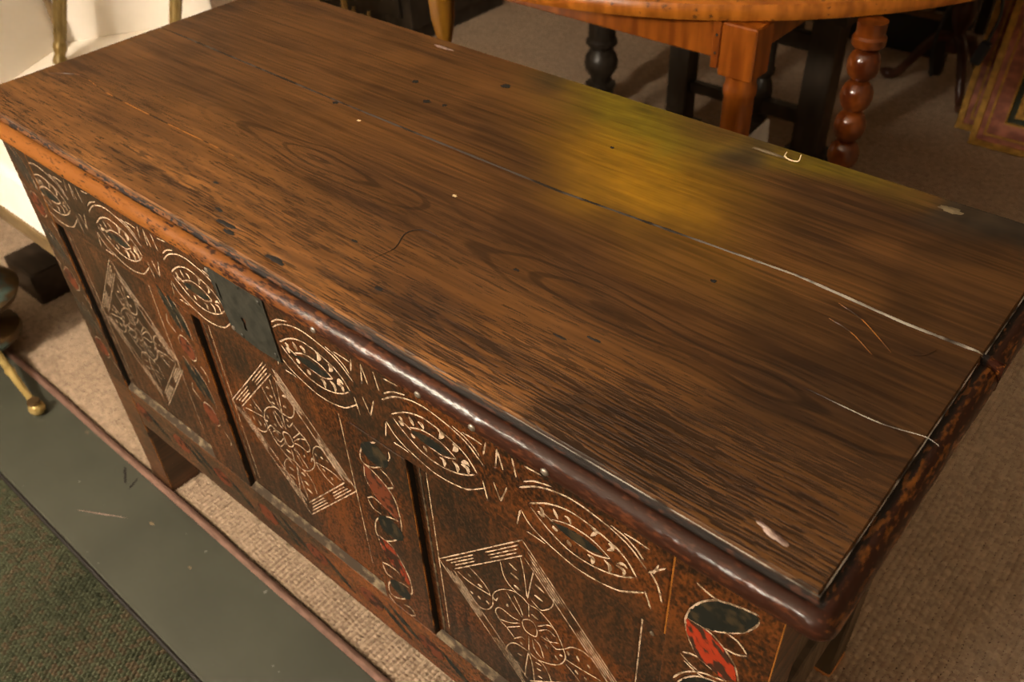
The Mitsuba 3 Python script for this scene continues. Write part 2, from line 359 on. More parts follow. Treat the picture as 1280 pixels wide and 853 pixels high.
M['backing'] = mat('carpet_backing', lambda p, n, uv: mix((0.045, 0.029, 0.018), (0.10, 0.066, 0.042), fbm(p.x * 200, p.y * 200, 1.0, 2)), 0.95, specular=0.1)
M['pile'] = mat('carpet_pile', carpet_color, 0.95, specular=0.1)
M['carpet'] = mat('carpet', carpet_color, 0.95, loop_height, 0.0025, eps=5e-4, specular=0.1)
M['mat'] = mat('woven_mat', mat_color, 0.9, specular=0.15)
M['binding'] = mat('rug_binding', lambda p, n, uv: mix((0.047, 0.049, 0.035), (0.068, 0.070, 0.050), fbm(p.x * 9, p.y * 9, 2.0, 4)) + mi.Color3f(0.10) * smoothstep(0.90, 0.95, fbm(p.x * 70, p.y * 70, 6.0, 2)), 0.55, lambda p, n, uv: fbm(p.x * 120, p.y * 120, 1.0, 3), 0.0004)
M['pink'] = mat('rug_edging', lambda p, n, uv: mix((0.12, 0.062, 0.045), (0.27, 0.150, 0.112), fbm(p.x * 60, p.y * 200, 2.0, 3)), 0.8)
M['wall'] = mat('wall', (0.30, 0.24, 0.17), 0.8)
M['ceiling'] = mat('ceiling', (0.70, 0.66, 0.58), 0.9)
X0, X1, Y0, Y1, ZC = -2.7, 3.0, -3.2, 3.3, 2.6
put('floor', box(X0, X1, Y0, Y1, -0.05, 0), M['carpet'], False, 'brown loop pile carpet covering the floor', kind='structure')
put('floor__carpet_backing', cat_(box(-.75, .80, .030, .42, .0001, .0005), box(1.05, 1.50, .10, 1.45, .0001, .0005)), M['backing'], False)
put('floor__carpet_pile', cat_(loop_pile(-.75, .80, .030, .42, .0065, .0016), loop_pile(1.05, 1.50, .10, 1.45, .0065, .0017)), M['pile'], True, 'ribbed rows of carpet loops', kind='stuff')
put('wall_back', box(X0, X1, Y1, Y1 + .1, 0, ZC), M['wall'], False, kind='structure')
put('wall_front', box(X0, X1, Y0 - .1, Y0, 0, ZC), M['wall'], False, kind='structure')
put('wall_left', box(X0 - .1, X0, Y0, Y1, 0, ZC), M['wall'], False, kind='structure')
put('wall_right', box(X1, X1 + .1, Y0, Y1, 0, ZC), M['wall'], False, kind='structure')
put('ceiling', box(X0, X1, Y0, Y1, ZC, ZC + .1), M['ceiling'], False, kind='structure')

# ------------------------------------------------------------------ photo lamps and added ceiling fill (outside the frame)
M['lampmetal'] = mat('lamp_metal', (0.05, 0.05, 0.05), 0.4)
for i, (lx, ly) in enumerate([(1.9, -1.2), (-1.7, -1.6)]):
    k = numbered('ceiling_fill__diffuser') if False else ('ceiling_fill' if i == 0 else f'ceiling_fill_{i:03d}')
    tag(k, ('unseen fill light added on the ceiling at the right front', 'unseen fill light added on the ceiling at the left front')[i], 'added fill light', 'added ceiling fill lights')
    put(k + '__rim', lathe([(0.155, -0.03), (0.175, -0.03), (0.175, 0), (0.155, 0), (0.155, -0.03)], (lx, ly, ZC), 48), M['lampmetal'])
    d = trimesh.creation.cylinder(0.155, 0.02, sections=48); d.apply_translation((lx, ly, ZC - 0.0105))
    put(k + '__diffuser', d, {'type': 'diffuse', 'reflectance': {'type': 'rgb', 'value': 0.7}}, emitter={'type': 'area', 'radiance': {'type': 'rgb', 'value': [v * 1.0 for v in CEIL_FILL]}})
for i, (KEY, KEY_R, KEY_POWER) in enumerate(LAMPS):
    pl = 'photo_lamp' if i == 0 else 'photo_lamp_001'
    tag(pl, ('bright round photographic lamp on a black stand before the left end of the coffer', 'weaker photographic lamp on a tall black stand behind the camera')[i], 'lamp')
    m = trimesh.creation.icosphere(3, KEY_R); m.apply_translation(KEY)
    put(pl + '__bulb', m, {'type': 'diffuse', 'reflectance': {'type': 'rgb', 'value': 0.5}}, True, emitter={'type': 'area', 'radiance': {'type': 'rgb', 'value': list(KEY_POWER)}})
    zf = .0165 if KEY[1] > -1.75 else 0
    put(pl + '__pole', tube([(KEY[0], KEY[1], zf), (KEY[0], KEY[1], KEY[2] - KEY_R + .005)], 0.014), M['lampmetal'])
    for k in range(3):
        a = k * 2.094 + 0.5
        put(numbered(pl + '__leg'), tube([(KEY[0], KEY[1], 0.35), (KEY[0] + .35 * math.cos(a), KEY[1] + .35 * math.sin(a), zf + 0.009)], 0.008), M['lampmetal'])

# ------------------------------------------------------------------ the coffer
CO = 'carved_coffer'
tag(CO, 'antique dark oak coffer with carved panelled front and two-board lid', 'chest')
H, L, D, YF, YP = 0.754, 1.2, 0.5115, 0.028, 0.036

def gap(x): return np.interp(x, [0, .07, .42, .76, 1.02, 1.12, 1.18, 1.2], [.302, .301, .2945, .2925, .3075, .3005, .3015, .298])
PROFILE = [(0.0192, 0.0), (0.0184, -0.0006), (0.0179, -0.0036), (0.0173, -0.0056), (0.0162, -0.0071), (0.0149, -0.0078), (0.0140, -0.0078), (0.0128, -0.0072), (0.0110, -0.0070), (0.0086, -0.0075), (0.0060, -0.0088), (0.0036, -0.0110), (0.0017, -0.0140), (0.0005, -0.0172), (0.0, -0.0202), (0.0005, -0.0230), (0.0022, -0.0253), (0.0048, -0.0266), (0.012, -0.0270), (0.05, -0.0270)]

def lid_wave(p, amp=0.0009):
    return amp * (meshkit.fbm(np.c_[p[:, 0] * 22, p[:, 1] * 22, p[:, 2] * 30], 3, 3) - 0.5) * 2

def lid_path(d, y0, front, n=420):
    """Points of the outline at the inset d: the front edge, the rounded corner, the right edge up to the gap or the back."""
    ya = gap(L) - 0.0012 if front else D
    pts = []
    if front:
        r = 0.012 * (1 - min(d, .0192) / 0.0192) + 0.0008
        xs = np.linspace(0, L - d - r, n); pts += [(x, d) for x in xs]
        for a in np.linspace(-np.pi / 2, 0, 9)[1:-1]: pts.append((L - d - r + r * math.cos(a), d + r + r * math.sin(a)))
        pts += [(L - d, y) for y in np.linspace(d + r, ya, 110)]
    else:
        pts += [(L - d, y) for y in np.linspace(y0, ya, 80)]
    return np.array(pts)

def lid_board(front):
    xs = np.linspace(0, L - PROFILE[0][0], 300); t = np.linspace(0, 1, 64)
    X = np.repeat(xs[:, None], len(t), 1)
    g = gap(xs)
    lo = np.full_like(xs, PROFILE[0][0]) if front else g + 0.0012
    hi = g - 0.0012 if front else np.full_like(xs, D)
    Y = lo[:, None] + (hi - lo)[:, None] * t
    top = np.c_[X.ravel(), Y.ravel(), np.full(X.size, H)]
    w = meshkit.fbm(np.c_[X.ravel() * 5, Y.ravel() * 7, np.zeros(X.size)], 3, 5)
    top[:, 2] += 0.0012 * (w - 0.5)
    if front:   # gouges near the front edge
        for gx, gy, rx, ry, dp in ((.531, .040, .016, .004, .003), (.545, .035, .008, .004, .003), (.622, .033, .014, .004, .003), (.50, .052, .006, .003, .002)):
            top[:, 2] -= dp * np.exp(-((top[:, 0] - gx) / rx) ** 2 - ((top[:, 1] - gy) / ry) ** 2)
    ms = [trimesh.Trimesh(top, grid_faces(len(xs), len(t)), process=False)]
    rows = []
    for d, z in PROFILE:
        q = lid_path(d, gap(L - d) + 0.0012, front); rows.append(np.c_[q, np.full(len(q), H + z)])
    rows = np.array(rows); sh = rows.shape
    P = rows.reshape(-1, 3)
    cen = np.array([L / 2, D / 2, H - .012])
    k = lid_wave(P) * np.repeat([0] + [1] * (len(PROFILE) - 1), sh[1])
    nrm = np.zeros_like(P); nrm[:, 2] = 0.5
    nrm[:, 1] = np.where(P[:, 1] < 0.03, -0.8, 0); nrm[:, 0] = np.where(P[:, 0] > L - .03, 0.8, 0)
    P = P + nrm * k[:, None]
    # bottom and side closing faces
    ms.append(trimesh.Trimesh(P, grid_faces(sh[0], sh[1]), process=False))
    zb = H + PROFILE[-1][1]
    y0, y1 = (0.0, float(gap(0)) - .0012) if front else (float(gap(0)) + .0012, D)
    def strip(a, b):
        v = np.vstack([a, b]); n = len(a); return trimesh.Trimesh(v, grid_faces(2, n), process=False)
    xs2 = np.linspace(0, L, 60); yy = gap(xs2) + (-.0012 if front else .0012)
    ms.append(strip(np.c_[xs2, yy, np.full(60, H)], np.c_[xs2, yy, np.full(60, zb)]))
    ms.append(strip(np.array([(0, y0, H), (0, y1, H)]), np.array([(0, y0, zb), (0, y1, zb)])))
    if front:
        ms.append(strip(np.array([(0, .045, zb), (L - .04, .045, zb)]), np.c_[[0, L - .04], [y1, y1], [zb, zb]]))
    else:
        ms.append(strip(np.array([(0, D, H), (L, D, H)]), np.array([(0, D, zb), (L, D, zb)])))
        ms.append(strip(np.array([(0, y0, zb), (L - .04, y0, zb)]), np.array([(0, D, zb), (L - .04, D, zb)])))
    return cat_(*ms)

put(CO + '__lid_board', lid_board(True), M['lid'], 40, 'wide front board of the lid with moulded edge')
put(CO + '__lid_board_001', lid_board(False), M['lid'], 40, 'narrow back board of the lid with yellow-green patch')

def ribbon_xy(pts, w, z, taper=0.15, seed=0):
    """A flat strip lying on the lid: pts (x, y) or (x, y, z)."""
    q = np.array(pts, float)
    if q.shape[1] == 2: q = np.c_[q, np.full(len(q), z)]
    p = spline(q, 0.004); n = len(p)
    t = np.gradient(p[:, :2], axis=0); t /= np.linalg.norm(t, axis=1, keepdims=True) + 1e-9
    s = np.linspace(0, 1, n); ww = w / 2 * np.clip(np.minimum(s, 1 - s) / taper, 0.12, 1) * (0.6 + 0.8 * meshkit.fbm(p * 90, 2, seed))
    nn = np.c_[-t[:, 1], t[:, 0], np.zeros(n)]
    a, c, b = p - nn * ww[:, None], p + [0, 0, .0003], p + nn * ww[:, None]
    return trimesh.Trimesh(np.vstack([a, c, b]), grid_faces(3, n, True), process=False)

FB, BB = CO + '__lid_board', CO + '__lid_board_001'
q = lid_path(0.0180, 0, True)[::6]
rib = ribbon_xy(q, 0.0016, H - 0.0030, 0.01, 3)
put(FB + '__moulding_groove', rib, M['greywax'], 30, 'grey waxed line in the groove of the moulding')
q = lid_path(0.0176, gap(L) + .003, False)[::6]
put(BB + '__moulding_groove', ribbon_xy(q, 0.0019, H - 0.0036, 0.02, 4), M['greywax'], 30)
xs = np.linspace(.02, 1.178, 160)
zg = np.full(160, H + .0002)
wrap = [(1.184, gap(1.184), H - .003), (1.192, gap(1.192), H - .006), (1.1985, gap(1.1985), H - .013)]
put(FB + '__joint', ribbon_xy(np.vstack([np.c_[xs, gap(xs), zg], wrap]), 0.0033, 0, 0.02, 5), M['greywax'], 30, 'waxed joint between the two lid boards')
Zt = H + .0006
put(FB + '__crack', ribbon_xy([(.021, .115), (.065, .138), (.15, .131), (.27, .130), (.38, .131), (.477, .130)], .0016, Zt, .3, 6), M['edge'], 30, 'fine crack at the left end of the lid')
put(FB + '__crack_001', ribbon_xy([(1.09, .1785), (1.12, .178), (1.151, .1783), (1.178, .1845), (1.186, .1845, ), (1.192, .182)], .0011, Zt, .3, 7), M['greywax'], 30, 'pale crack at the right end of the lid')
put(FB + '__scratch', ribbon_xy([(1.065, .292), (1.09, .283), (1.12, .262), (1.125, .258)], .0012, Zt, .4, 8), M['edge'], 30)
put(FB + '__scratch_001', ribbon_xy([(1.068, .268), (1.09, .262), (1.115, .246)], .0012, Zt, .4, 9), M['edge'], 30)
put(FB + '__scratch_002', ribbon_xy([(1.137, .263), (1.147, .272), (1.152, .283)], .0012, Zt, .4, 10), M['edge'], 30)
put(FB + '__scratch_003', ribbon_xy([(.696, .089), (.70, .115), (.69, .14), (.70, .155), (.72, .155)], .0011, Zt, .4, 11), M['darkgap'], 30, 'thin dark curved scratch')
def dab(x, y, rx, ry, bsdf, key, label=None, z=H + .0004, seed=0, h=.0008, rot=0.0, n=26):
    a = np.linspace(0, 2 * np.pi, n, endpoint=False); r_ = 0.35 + 1.25 * meshkit.fbm(np.c_[np.cos(a) * 2.6, np.sin(a) * 2.6, a * 0 + seed * 3.1], 3, seed)
    v = [(x, y, z + h)]
    for s, hh in ((.55, h), (1, 0)):
        u, w = rx * r_ * np.cos(a) * s, ry * r_ * np.sin(a) * s
        v += list(np.c_[x + u * math.cos(rot) - w * math.sin(rot), y + u * math.sin(rot) + w * math.cos(rot), np.full(n, z + hh)])
    f = [(0, 1 + i, 1 + (i + 1) % n) for i in range(n)]
    for i in range(n):
        j = (i + 1) % n; f += [(1 + i, 1 + n + i, 1 + n + j), (1 + i, 1 + n + j, 1 + j)]
    put(key, trimesh.Trimesh(np.array(v), f, process=False), bsdf, True, label)
M['scar'] = mat('scar', lambda p, n, uv: mix((0.10, 0.05, 0.04), (0.42, 0.30, 0.25), fbm(p.x * 200, p.y * 200, 2.0, 2)), 0.5)
M['paper'] = mat('old_paper', lambda p, n, uv: mix((0.07, 0.05, 0.028), (0.22, 0.165, 0.095), fbm(p.x * 120, p.y * 120, 2.0, 3)), 0.8)
M['straw'] = mat('straw', (0.62, 0.48, 0.28), 0.6)
dab(1.137, .040, .013, .0032, M['scar'], FB + '__scar', 'pinkish grey scar near the front corner', seed=2, h=.0016, rot=-.25)
for i, (x, y, rx, ry) in enumerate([(.531, .041, .016, .0030), (.547, .034, .010, .0028), (.622, .033, .015, .0032), (.503, .053, .008, .0018), (.735, .062, .005, .0022), (.455, .083, .004, .0018), (.965, .255, .0028, .0024), (.66, .10, .0045, .002), (.815, .16, .0035, .0016), (.905, .11, .007, .0014), (.93, .125, .008, .0014)]):
    dab(x, y, rx, ry, M['darkgap'], numbered(FB + '__gouge'), 'dark gouge in the lid' if i == 0 else None, seed=i + 5, h=.0003, z=H + (.0005 if i > 3 else -.0002))
dab(1.085, .494, .011, .006, M['paper'], BB + '__label_scrap', 'scrap of old label', seed=31, h=.0006)
dab(.890, .492, .020, .0030, M['paper'], BB + '__chipped_edge', 'pale chipped wood at the back edge', seed=33, h=.001, rot=-.03)
dab(.40, .492, .018, .003, M['scar'], BB + '__chipped_edge_001', seed=34, h=.001)
for i, (x, y, r_) in enumerate([(.447, .392, .0035), (.50, .36, .004), (.525, .365, .003), (.41, .29, .003), (.47, .275, .002), (.68, .22, .0022), (.55, .45, .005), (.75, .40, .002)]):
    dab(x, y, r_ * 1.4, r_, M['darkgap'] if i not in (4, 5) else M['straw'], numbered(BB + '__knot' if y > .3 else FB + '__knot'), seed=i + 50, h=.0003)
put(BB + '__splinter', cat_(tube(spline([(.910, .490, H + .003), (.918, .488, H + .002), (.927, .489, H + .003), (.928, .491, H + .010)], .002), .0008, 6), tube(spline([(.912, .491, H + .008), (.911, .490, H + .004), (.917, .488, H + .002), (.924, .4885, H + .002)], .002), .0006, 6)), M['straw'], 30, 'curled pale splinter at the back edge')

# carved front -----------------------------------------------------------------
def carved(x0, x1, z0, z1, y, th, lines, res=0.0012, bevel=0.0016, extra=None):
    """A board facing -y with V grooves along lines [(points (x, z), width, depth)], edges eased, closed behind."""
    nx, nz = max(2, int((x1 - x0) / res)), max(2, int((z1 - z0) / res))
    xs, zs = np.linspace(x0, x1, nx), np.linspace(z0, z1, nz)
    X, Z = np.meshgrid(xs, zs, indexing='ij'); P = np.c_[X.ravel(), Z.ravel()]
    dep = np.zeros(len(P))
    if lines:
        for wd in sorted({(round(w, 5), round(d, 5)) for _, w, d in lines}):
            pts = np.vstack([p for p, w, d in lines if (round(w, 5), round(d, 5)) == wd])
            dist, _ = cKDTree(pts).query(P, distance_upper_bound=wd[0])
            dep = np.maximum(dep, wd[1] * np.clip(1 - dist / (wd[0] * 0.75), 0, 1))
    e = np.minimum(np.minimum(P[:, 0] - x0, x1 - P[:, 0]), np.minimum(P[:, 1] - z0, z1 - P[:, 1]))
    dep = np.maximum(dep, np.clip(1 - e / bevel, 0, 1) * bevel)
    dep += 0.0006 * (meshkit.fbm(np.c_[P * [9, 9], np.zeros(len(P))], 3, 2) - 0.5)
    V = np.c_[P[:, 0], np.full(len(P), y) + dep, P[:, 1]]
    m = trimesh.Trimesh(V, grid_faces(nx, nz), process=False)
    i = np.arange(nx * nz).reshape(nx, nz)
    rim = np.concatenate([i[:, 0], i[-1, 1:], i[-2::-1, -1], i[0, -2:0:-1]])
    B = V[rim].copy(); B[:, 1] = y + th
    side = trimesh.Trimesh(np.vstack([V[rim], B]), [f for k in range(len(rim)) for f in ((k, len(rim) + k, (k + 1) % len(rim)), (len(rim) + k, len(rim) + (k + 1) % len(rim), (k + 1) % len(rim)))], process=False)
    back = box(x0, x1, y + th - 1e-4, y + th, z0, z1)
    return cat_(m, side, back)

def strokes(lines, y, inset=0.00055, seed=0):
    """Wax-filled bottoms of the carved lines: narrow strips lying just inside the grooves."""
    ms = []
    for p, w, d in lines:
        n = len(p)
        if n < 2: continue
        t = np.gradient(p, axis=0); t /= np.linalg.norm(t, axis=1, keepdims=True) + 1e-12
        s = np.linspace(0, 1, n)
        ww = 0.40 * w * np.clip(np.minimum(s, 1 - s) * n * 0.0010 / 0.004 + 0.25, 0.25, 1) * (0.65 + 0.6 * meshkit.fbm(np.c_[p * 160, np.zeros(n) + seed], 2, seed))
        nn = np.c_[-t[:, 1], t[:, 0]]
        a, b = p - nn * ww[:, None], p + nn * ww[:, None]
        yy = np.full(n, y + inset * 0.7); yc = yy + 0.0003
        v = np.vstack([np.c_[a[:, 0], yy, a[:, 1]], np.c_[p[:, 0], yc, p[:, 1]], np.c_[b[:, 0], yy, b[:, 1]]])
        f = grid_faces(3, n); ms.append(trimesh.Trimesh(v, f, process=False))
    return cat_(*ms)

def nicks(lines, y, wmax=0.0056, seed=0):
    """Crescent gouge cuts, pale inside."""
    ms = []
    for k, p in enumerate(lines):
        n = len(p); t = np.gradient(p, axis=0); t /= np.linalg.norm(t, axis=1, keepdims=True) + 1e-12
        ww = wmax / 2 * np.sin(np.pi * np.linspace(0.06, 0.97, n)) ** 0.8
        nn = np.c_[-t[:, 1], t[:, 0]]; a, b = p - nn * ww[:, None], p + nn * ww[:, None]
        y0 = np.full(n, y + 0.0002)
        v = np.vstack([np.c_[a[:, 0], y0, a[:, 1]], np.c_[p[:, 0], y0 - .0005, p[:, 1]], np.c_[b[:, 0], y0, b[:, 1]]])
        ms.append(trimesh.Trimesh(v, grid_faces(3, n), process=False))
    return cat_(*ms)

def at(motif, ox, oz, sx=1.0, sz=1.0, step=0.001):
    return [spline(np.array(pl, float) * 1e-4 * [sx, sz] + [ox, oz], step) for pl in motif]

def patch(points, y, seed=0, rough=0.0012, h=0.00035):
    poly = Polygon(points).buffer(0).buffer(-0.0009)
    if poly.geom_type != 'Polygon': poly = max(poly.geoms, key=lambda g: g.area)
    c = np.array(poly.segmentize(0.002).exterior.coords)[:-1]
    c = c + (np.c_[meshkit.fbm(np.c_[c * 260, c[:, :1] * 0 + seed], 2, seed), meshkit.fbm(np.c_[c * 260, c[:, :1] * 0 + seed + 9], 2, seed + 4)] - 0.5) * 2 * rough
    poly = Polygon(c).buffer(0)
    if poly.geom_type != 'Polygon': poly = max(poly.geoms, key=lambda g: g.area)
    m = trimesh.creation.extrude_polygon(poly, h, engine='earcut')
    v = np.c_[m.vertices[:, 0], y + 0.0001 - m.vertices[:, 2], m.vertices[:, 1]]
    return oriented(trimesh.Trimesh(v, m.faces[:, ::-1], process=False))

def ellipse(cx, cz, rx, rz, rot=0.0, n=40, a0=0.0, a1=2 * np.pi):
    a = np.linspace(a0, a1, n); u, w = rx * np.cos(a), rz * np.sin(a)
    return np.c_[cx + u * math.cos(rot) - w * math.sin(rot), cz + u * math.sin(rot) + w * math.cos(rot)]
def lens(cx, cz, length, width, rot):
    t = np.linspace(-1, 1, 24); u = t * length / 2; w = width / 2 * (1 - t ** 2)
    q = np.vstack([np.c_[u, w], np.c_[u[::-1], -w[::-1]]]); c, s = math.cos(rot), math.sin(rot)
    return np.c_[cx + q[:, 0] * c - q[:, 1] * s, cz + q[:, 0] * s + q[:, 1] * c]

W, DP = 0.0024, 0.0014
# top rail with six roundels
rail = CO + '__top_rail'
all_lines, groups = [], []
for k, cx in enumerate((.105, .278, .447, .652, .822, .992)):
    sx = 0.94 if k < 3 else 1.0
    ln = [(p, W, DP) for p in at(ROUNDEL, cx, .634, sx)]
    nk = at(ROUNDEL_NICKS, cx, .634, sx)
    all_lines += ln; groups.append(('roundel', ln, nk, cx))
for k, cx in enumerate((.1915, .3625, .737, .907)):
    ln = [(p, W, DP) for p in at(VEES, cx, .634, 0.95 if k != 2 else 1.0)]
    all_lines += ln; groups.append(('vee_cuts', ln, None, cx))
ln = [(spline(q_, .001), W, DP) for q_ in ([(1.0765 - .012, .667), (1.0765 - .016, .652)], [(1.0765 - .02, .65), (1.0765 - .006, .668)], [(1.058, .652), (1.066, .640), (1.071, .622)], [(1.055, .624), (1.062, .605)], [(.036 + .05, .66), (.036 + .05, .64)])]
all_lines += ln; groups.append(('vee_cuts', ln, None, 1.06))
put(rail, carved(.0755, 1.0765, .583, .722, YF, .03, all_lines, 0.0011), M['front'], 25, 'carved top rail with a row of eye-shaped roundels')
for i, (nm, ln, nk, cx) in enumerate(groups):
    m = strokes(ln, YF, seed=i)
    if nk: m = cat_(m, nicks(nk, YF, .0072, seed=i))
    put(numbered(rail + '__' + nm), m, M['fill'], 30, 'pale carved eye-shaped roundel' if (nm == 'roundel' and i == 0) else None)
for k, (cx, cz) in enumerate(((.105, .635), (.278, .635), (.447, .635), (.652, .635), (.822, .635), (.9915, .635))):
    put(numbered(rail + '__painted_eye'), patch(lens(cx - .003, cz + .001, .058, .0145, .02), YF, k, .0006), M['black'], 30, 'black painted eye of a roundel' if k == 0 else None)

# stiles and muntins
put(rail + '__worn_edge', box(1.0762, 1.0777, YF + .0002, YF + .004, .585, .70), M['edge'], False, 'worn orange edge')
def leaf_board(key, x0, x1, z0, z1, lines, patches, label, th=.034):
    put(key, carved(x0, x1, z0, z1, YF, th, [(p, W, DP) for p in lines], 0.0012, bevel=.0007), M['front'], 25, label)
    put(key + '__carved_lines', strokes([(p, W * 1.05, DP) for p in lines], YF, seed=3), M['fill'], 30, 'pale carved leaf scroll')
    for nm, pts, m_ in patches:
        put(numbered(key + '__' + nm), patch(pts, YF, len(scene)), M[m_], 30)
    put(key + '__worn_edge', box(x1 - .0014, x1 + .0002, YF + .0003, YF + .0022, z0 + .02, min(z1, .69)), M['edge'], False, 'worn orange edge')
    if z0 > 0: put(key + '__recess_shade', box(x1 - .002, x1 + .0003, YF + .0023, YP + .0012, z0 + .008, z1), M['darkgap'], False, 'dark strip standing for the shade in the recess')  # black strip on the recess wall paints in its shade

def stile_leaves(cx, zs, flip=1):
    lines, pts = [], []
    for k, z in enumerate(zs):
        s = flip
        A = at(STILE, cx, z, s); lines += A
        top, bot, redr = A[1], A[2], A[3]
        n1 = int(np.argmin(np.abs(top[:, 1] - A[2][0][1])))
        pts.append(('black_leaf', np.vstack([top[:n1], bot]), 'black'))
        pts.append(('red_leaf', np.vstack([top[n1:], redr[::-1]]), 'red'))
    return lines, pts
ln, pt = stile_leaves(1.12, (.65, .542, .434, .326))
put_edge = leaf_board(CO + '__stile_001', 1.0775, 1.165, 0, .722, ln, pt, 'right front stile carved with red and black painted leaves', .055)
def muntin_motif(cx, zs, sx=1.0):
    lines, pts = [], []
    for z in zs:
        A = at(MUNTIN, cx, z, sx); lines += A
        pts.append(('painted_oval', ellipse(cx - .007, z + .122, .0225, .017, .25), 'black'))
        pts.append(('painted_oval', ellipse(cx - .004, z + .002, .0215, .018, .25), 'black'))
        pts.append(('red_leaf', np.vstack([A[1], A[2][:int(len(A[2]) * .42)][::-1]]), 'rust'))
        pts.append(('red_leaf', np.vstack([A[7], A[8][:int(len(A[8]) * .35)][::-1]]), 'fadedred'))
        pts.append(('painted_oval', ellipse(cx - .010, z - .122, .019, .016, .3), 'black'))
    return lines, pts
ln, pt = muntin_motif(.733, (.434,), 0.92)
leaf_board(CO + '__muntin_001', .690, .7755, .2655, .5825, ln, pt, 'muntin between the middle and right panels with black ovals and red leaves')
def red_oval_motif(cx, zs, dark=True):
    lines, pts = [], []
    for k, z in enumerate(zs):
        e = ellipse(cx, z, .0165, .0195, .2); lines.append(e); pts.append(('painted_oval', e * [1, 1], 'rust'))
        for s, dz in ((-1, .062), (1, .058)):
            q_ = lens(cx + s * .010, z + dz, .070, .018, math.radians(90 + 22)); lines.append(q_[:24]); lines.append(q_[24:]); pts.append(('dark_leaf', q_, 'black'))
        lines += [spline(q_, .001) for q_ in ([(cx + .02, z - .02), (cx + .03, z - .033), (cx + .027, z - .045)], [(cx - .025, z + .045), (cx - .03, z + .03), (cx - .018, z + .018)])]
    return lines, pts
ln, pt = red_oval_motif(.362, (.505, .385))
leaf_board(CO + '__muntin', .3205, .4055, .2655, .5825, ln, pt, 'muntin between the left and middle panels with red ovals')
put(CO + '__stile__recess_shade', box(.0735, .0758, YF + .0023, YP + .0012, .2655, .5825), M['darkgap'], False, 'dark strip standing for the shade in the recess')  # painted shade of the recess wall, as on the muntins
ln, pt = red_oval_motif(.042, (.60, .47, .335)); pt = [(a_, q_, 'dull' if m_ == 'black' else m_) for a_, q_, m_ in pt]
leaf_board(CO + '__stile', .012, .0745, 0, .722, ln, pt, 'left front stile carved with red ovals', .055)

# bottom rail: alternating red ovals and dark leaves
lines, pts = [], []
for k in range(9):
    cx = .100 + k * .1105
    e = ellipse(cx, .2245, .023, .0165, -.1); lines.append(e); pts.append(('painted_oval', e, 'rust'))
    if k < 8:
        for s in (-1, 1):
            q_ = lens(cx + .055 + s * .010, .2245 + s * .006, .072, .013, math.radians(-32)); lines += [q_[:24], q_[24:]]
            if s < 0 or k % 2: pts.append(('dark_leaf', q_, 'black'))
rb = CO + '__bottom_rail'
put(rb, carved(.0755, 1.0765, .180, .265, YF, .03, [(p, W, DP) for p in lines], 0.0013), M['front'], 25, 'bottom rail with faded red ovals and dark leaves')
put(rb + '__carved_lines', strokes([(p, W * .6, DP) for p in lines], YF, seed=9), M['dust'], 30)
for nm, p_, m_ in pts: put(numbered(rb + '__' + nm), patch(p_, YF, len(scene)), M[m_], 30)

# three panels: lozenge with a flower
def loz(cx, cz, hw, hh):
    C4 = np.array([(cx, cz + hh), (cx + hw, cz), (cx, cz - hh), (cx - hw, cz)])
    lines = []
    for k in range(4):
        a, b = C4[k], C4[(k + 1) % 4]; o = np.array([cx, cz])
        for j, t in enumerate((0.0, .045, .085, .125, .17)):
            A, B = o + (a - o) * (1 - t), o + (b - o) * (1 - t)
            segs = ((0.0, 1.0),) if j in (0,) else (((.02, .99),) if j == 4 else ((.03 + .02 * j, .44 - .02 * j), (.56 + .01 * j, .97 - .015 * j)))
            for u, v in segs: lines.append(spline([A + (B - A) * u, A + (B - A) * v], .001))
    return lines
for k, (x0, x1, cx, cz, hw, hh, s, r) in enumerate(((.0745, .3205, .197, .432, .108, .137, .86, -1), (.4055, .690, .543, .4435, .121, .139, .96, -1), (.7755, 1.0775, .919, .428, .1245, .1385, 1.0, 1))):
    key = CO + '__panel' + ('' if k == 0 else f'_{k:03d}')
    fl = at(FLOWER, cx, cz, s * (1 if r > 0 else -1), s * r); nk = at(FLOWER_NICKS, cx, cz, s * (1 if r > 0 else -1), s * r)
    lz = loz(cx, cz, hw, hh)
    mg = [spline(q_, .002) for q_ in ([(x0 + .019, .29), (x0 + .0195, .577)], [(x1 - .028, .30), (x1 - .0265, .577)], [(x0 + .019, .5775), (x1 - .012, .5775)])]
    ll = [(p, W * .85, DP) for p in lz + fl + mg]
    put(key, carved(x0, x1, .262, .586, YP, .012, ll, 0.00105, bevel=.0006), M['front'], 25, ('left', 'middle', 'right')[k] + ' front panel carved with a lozenge and flower')
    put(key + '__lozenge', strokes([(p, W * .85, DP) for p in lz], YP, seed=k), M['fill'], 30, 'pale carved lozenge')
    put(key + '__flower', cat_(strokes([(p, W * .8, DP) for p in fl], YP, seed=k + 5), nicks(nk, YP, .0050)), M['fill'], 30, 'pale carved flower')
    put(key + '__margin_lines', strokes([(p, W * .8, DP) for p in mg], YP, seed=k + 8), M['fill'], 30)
    # dusty chamfer on the rail below, bead beside the muntin
    v = np.array([(x0, YF + .0005, .2645), (x1, YF + .0005, .2645), (x1 - .004, YP - .0005, .2760), (x0 + .006, YP - .0005, .2760), (x0, YP + .001, .2640), (x1, YP + .001, .2640)])
    put(numbered(rb + '__chamfer'), oriented(trimesh.convex.convex_hull(v)), M['dust'], False, 'dusty chamfer below a panel' if k == 0 else None)
    put(key + '__bead', tube([(x0 + .011, YP + .0005, .270), (x0 + .011, YP + .0005, .583)], .0016, 8), M['dust'], 30)

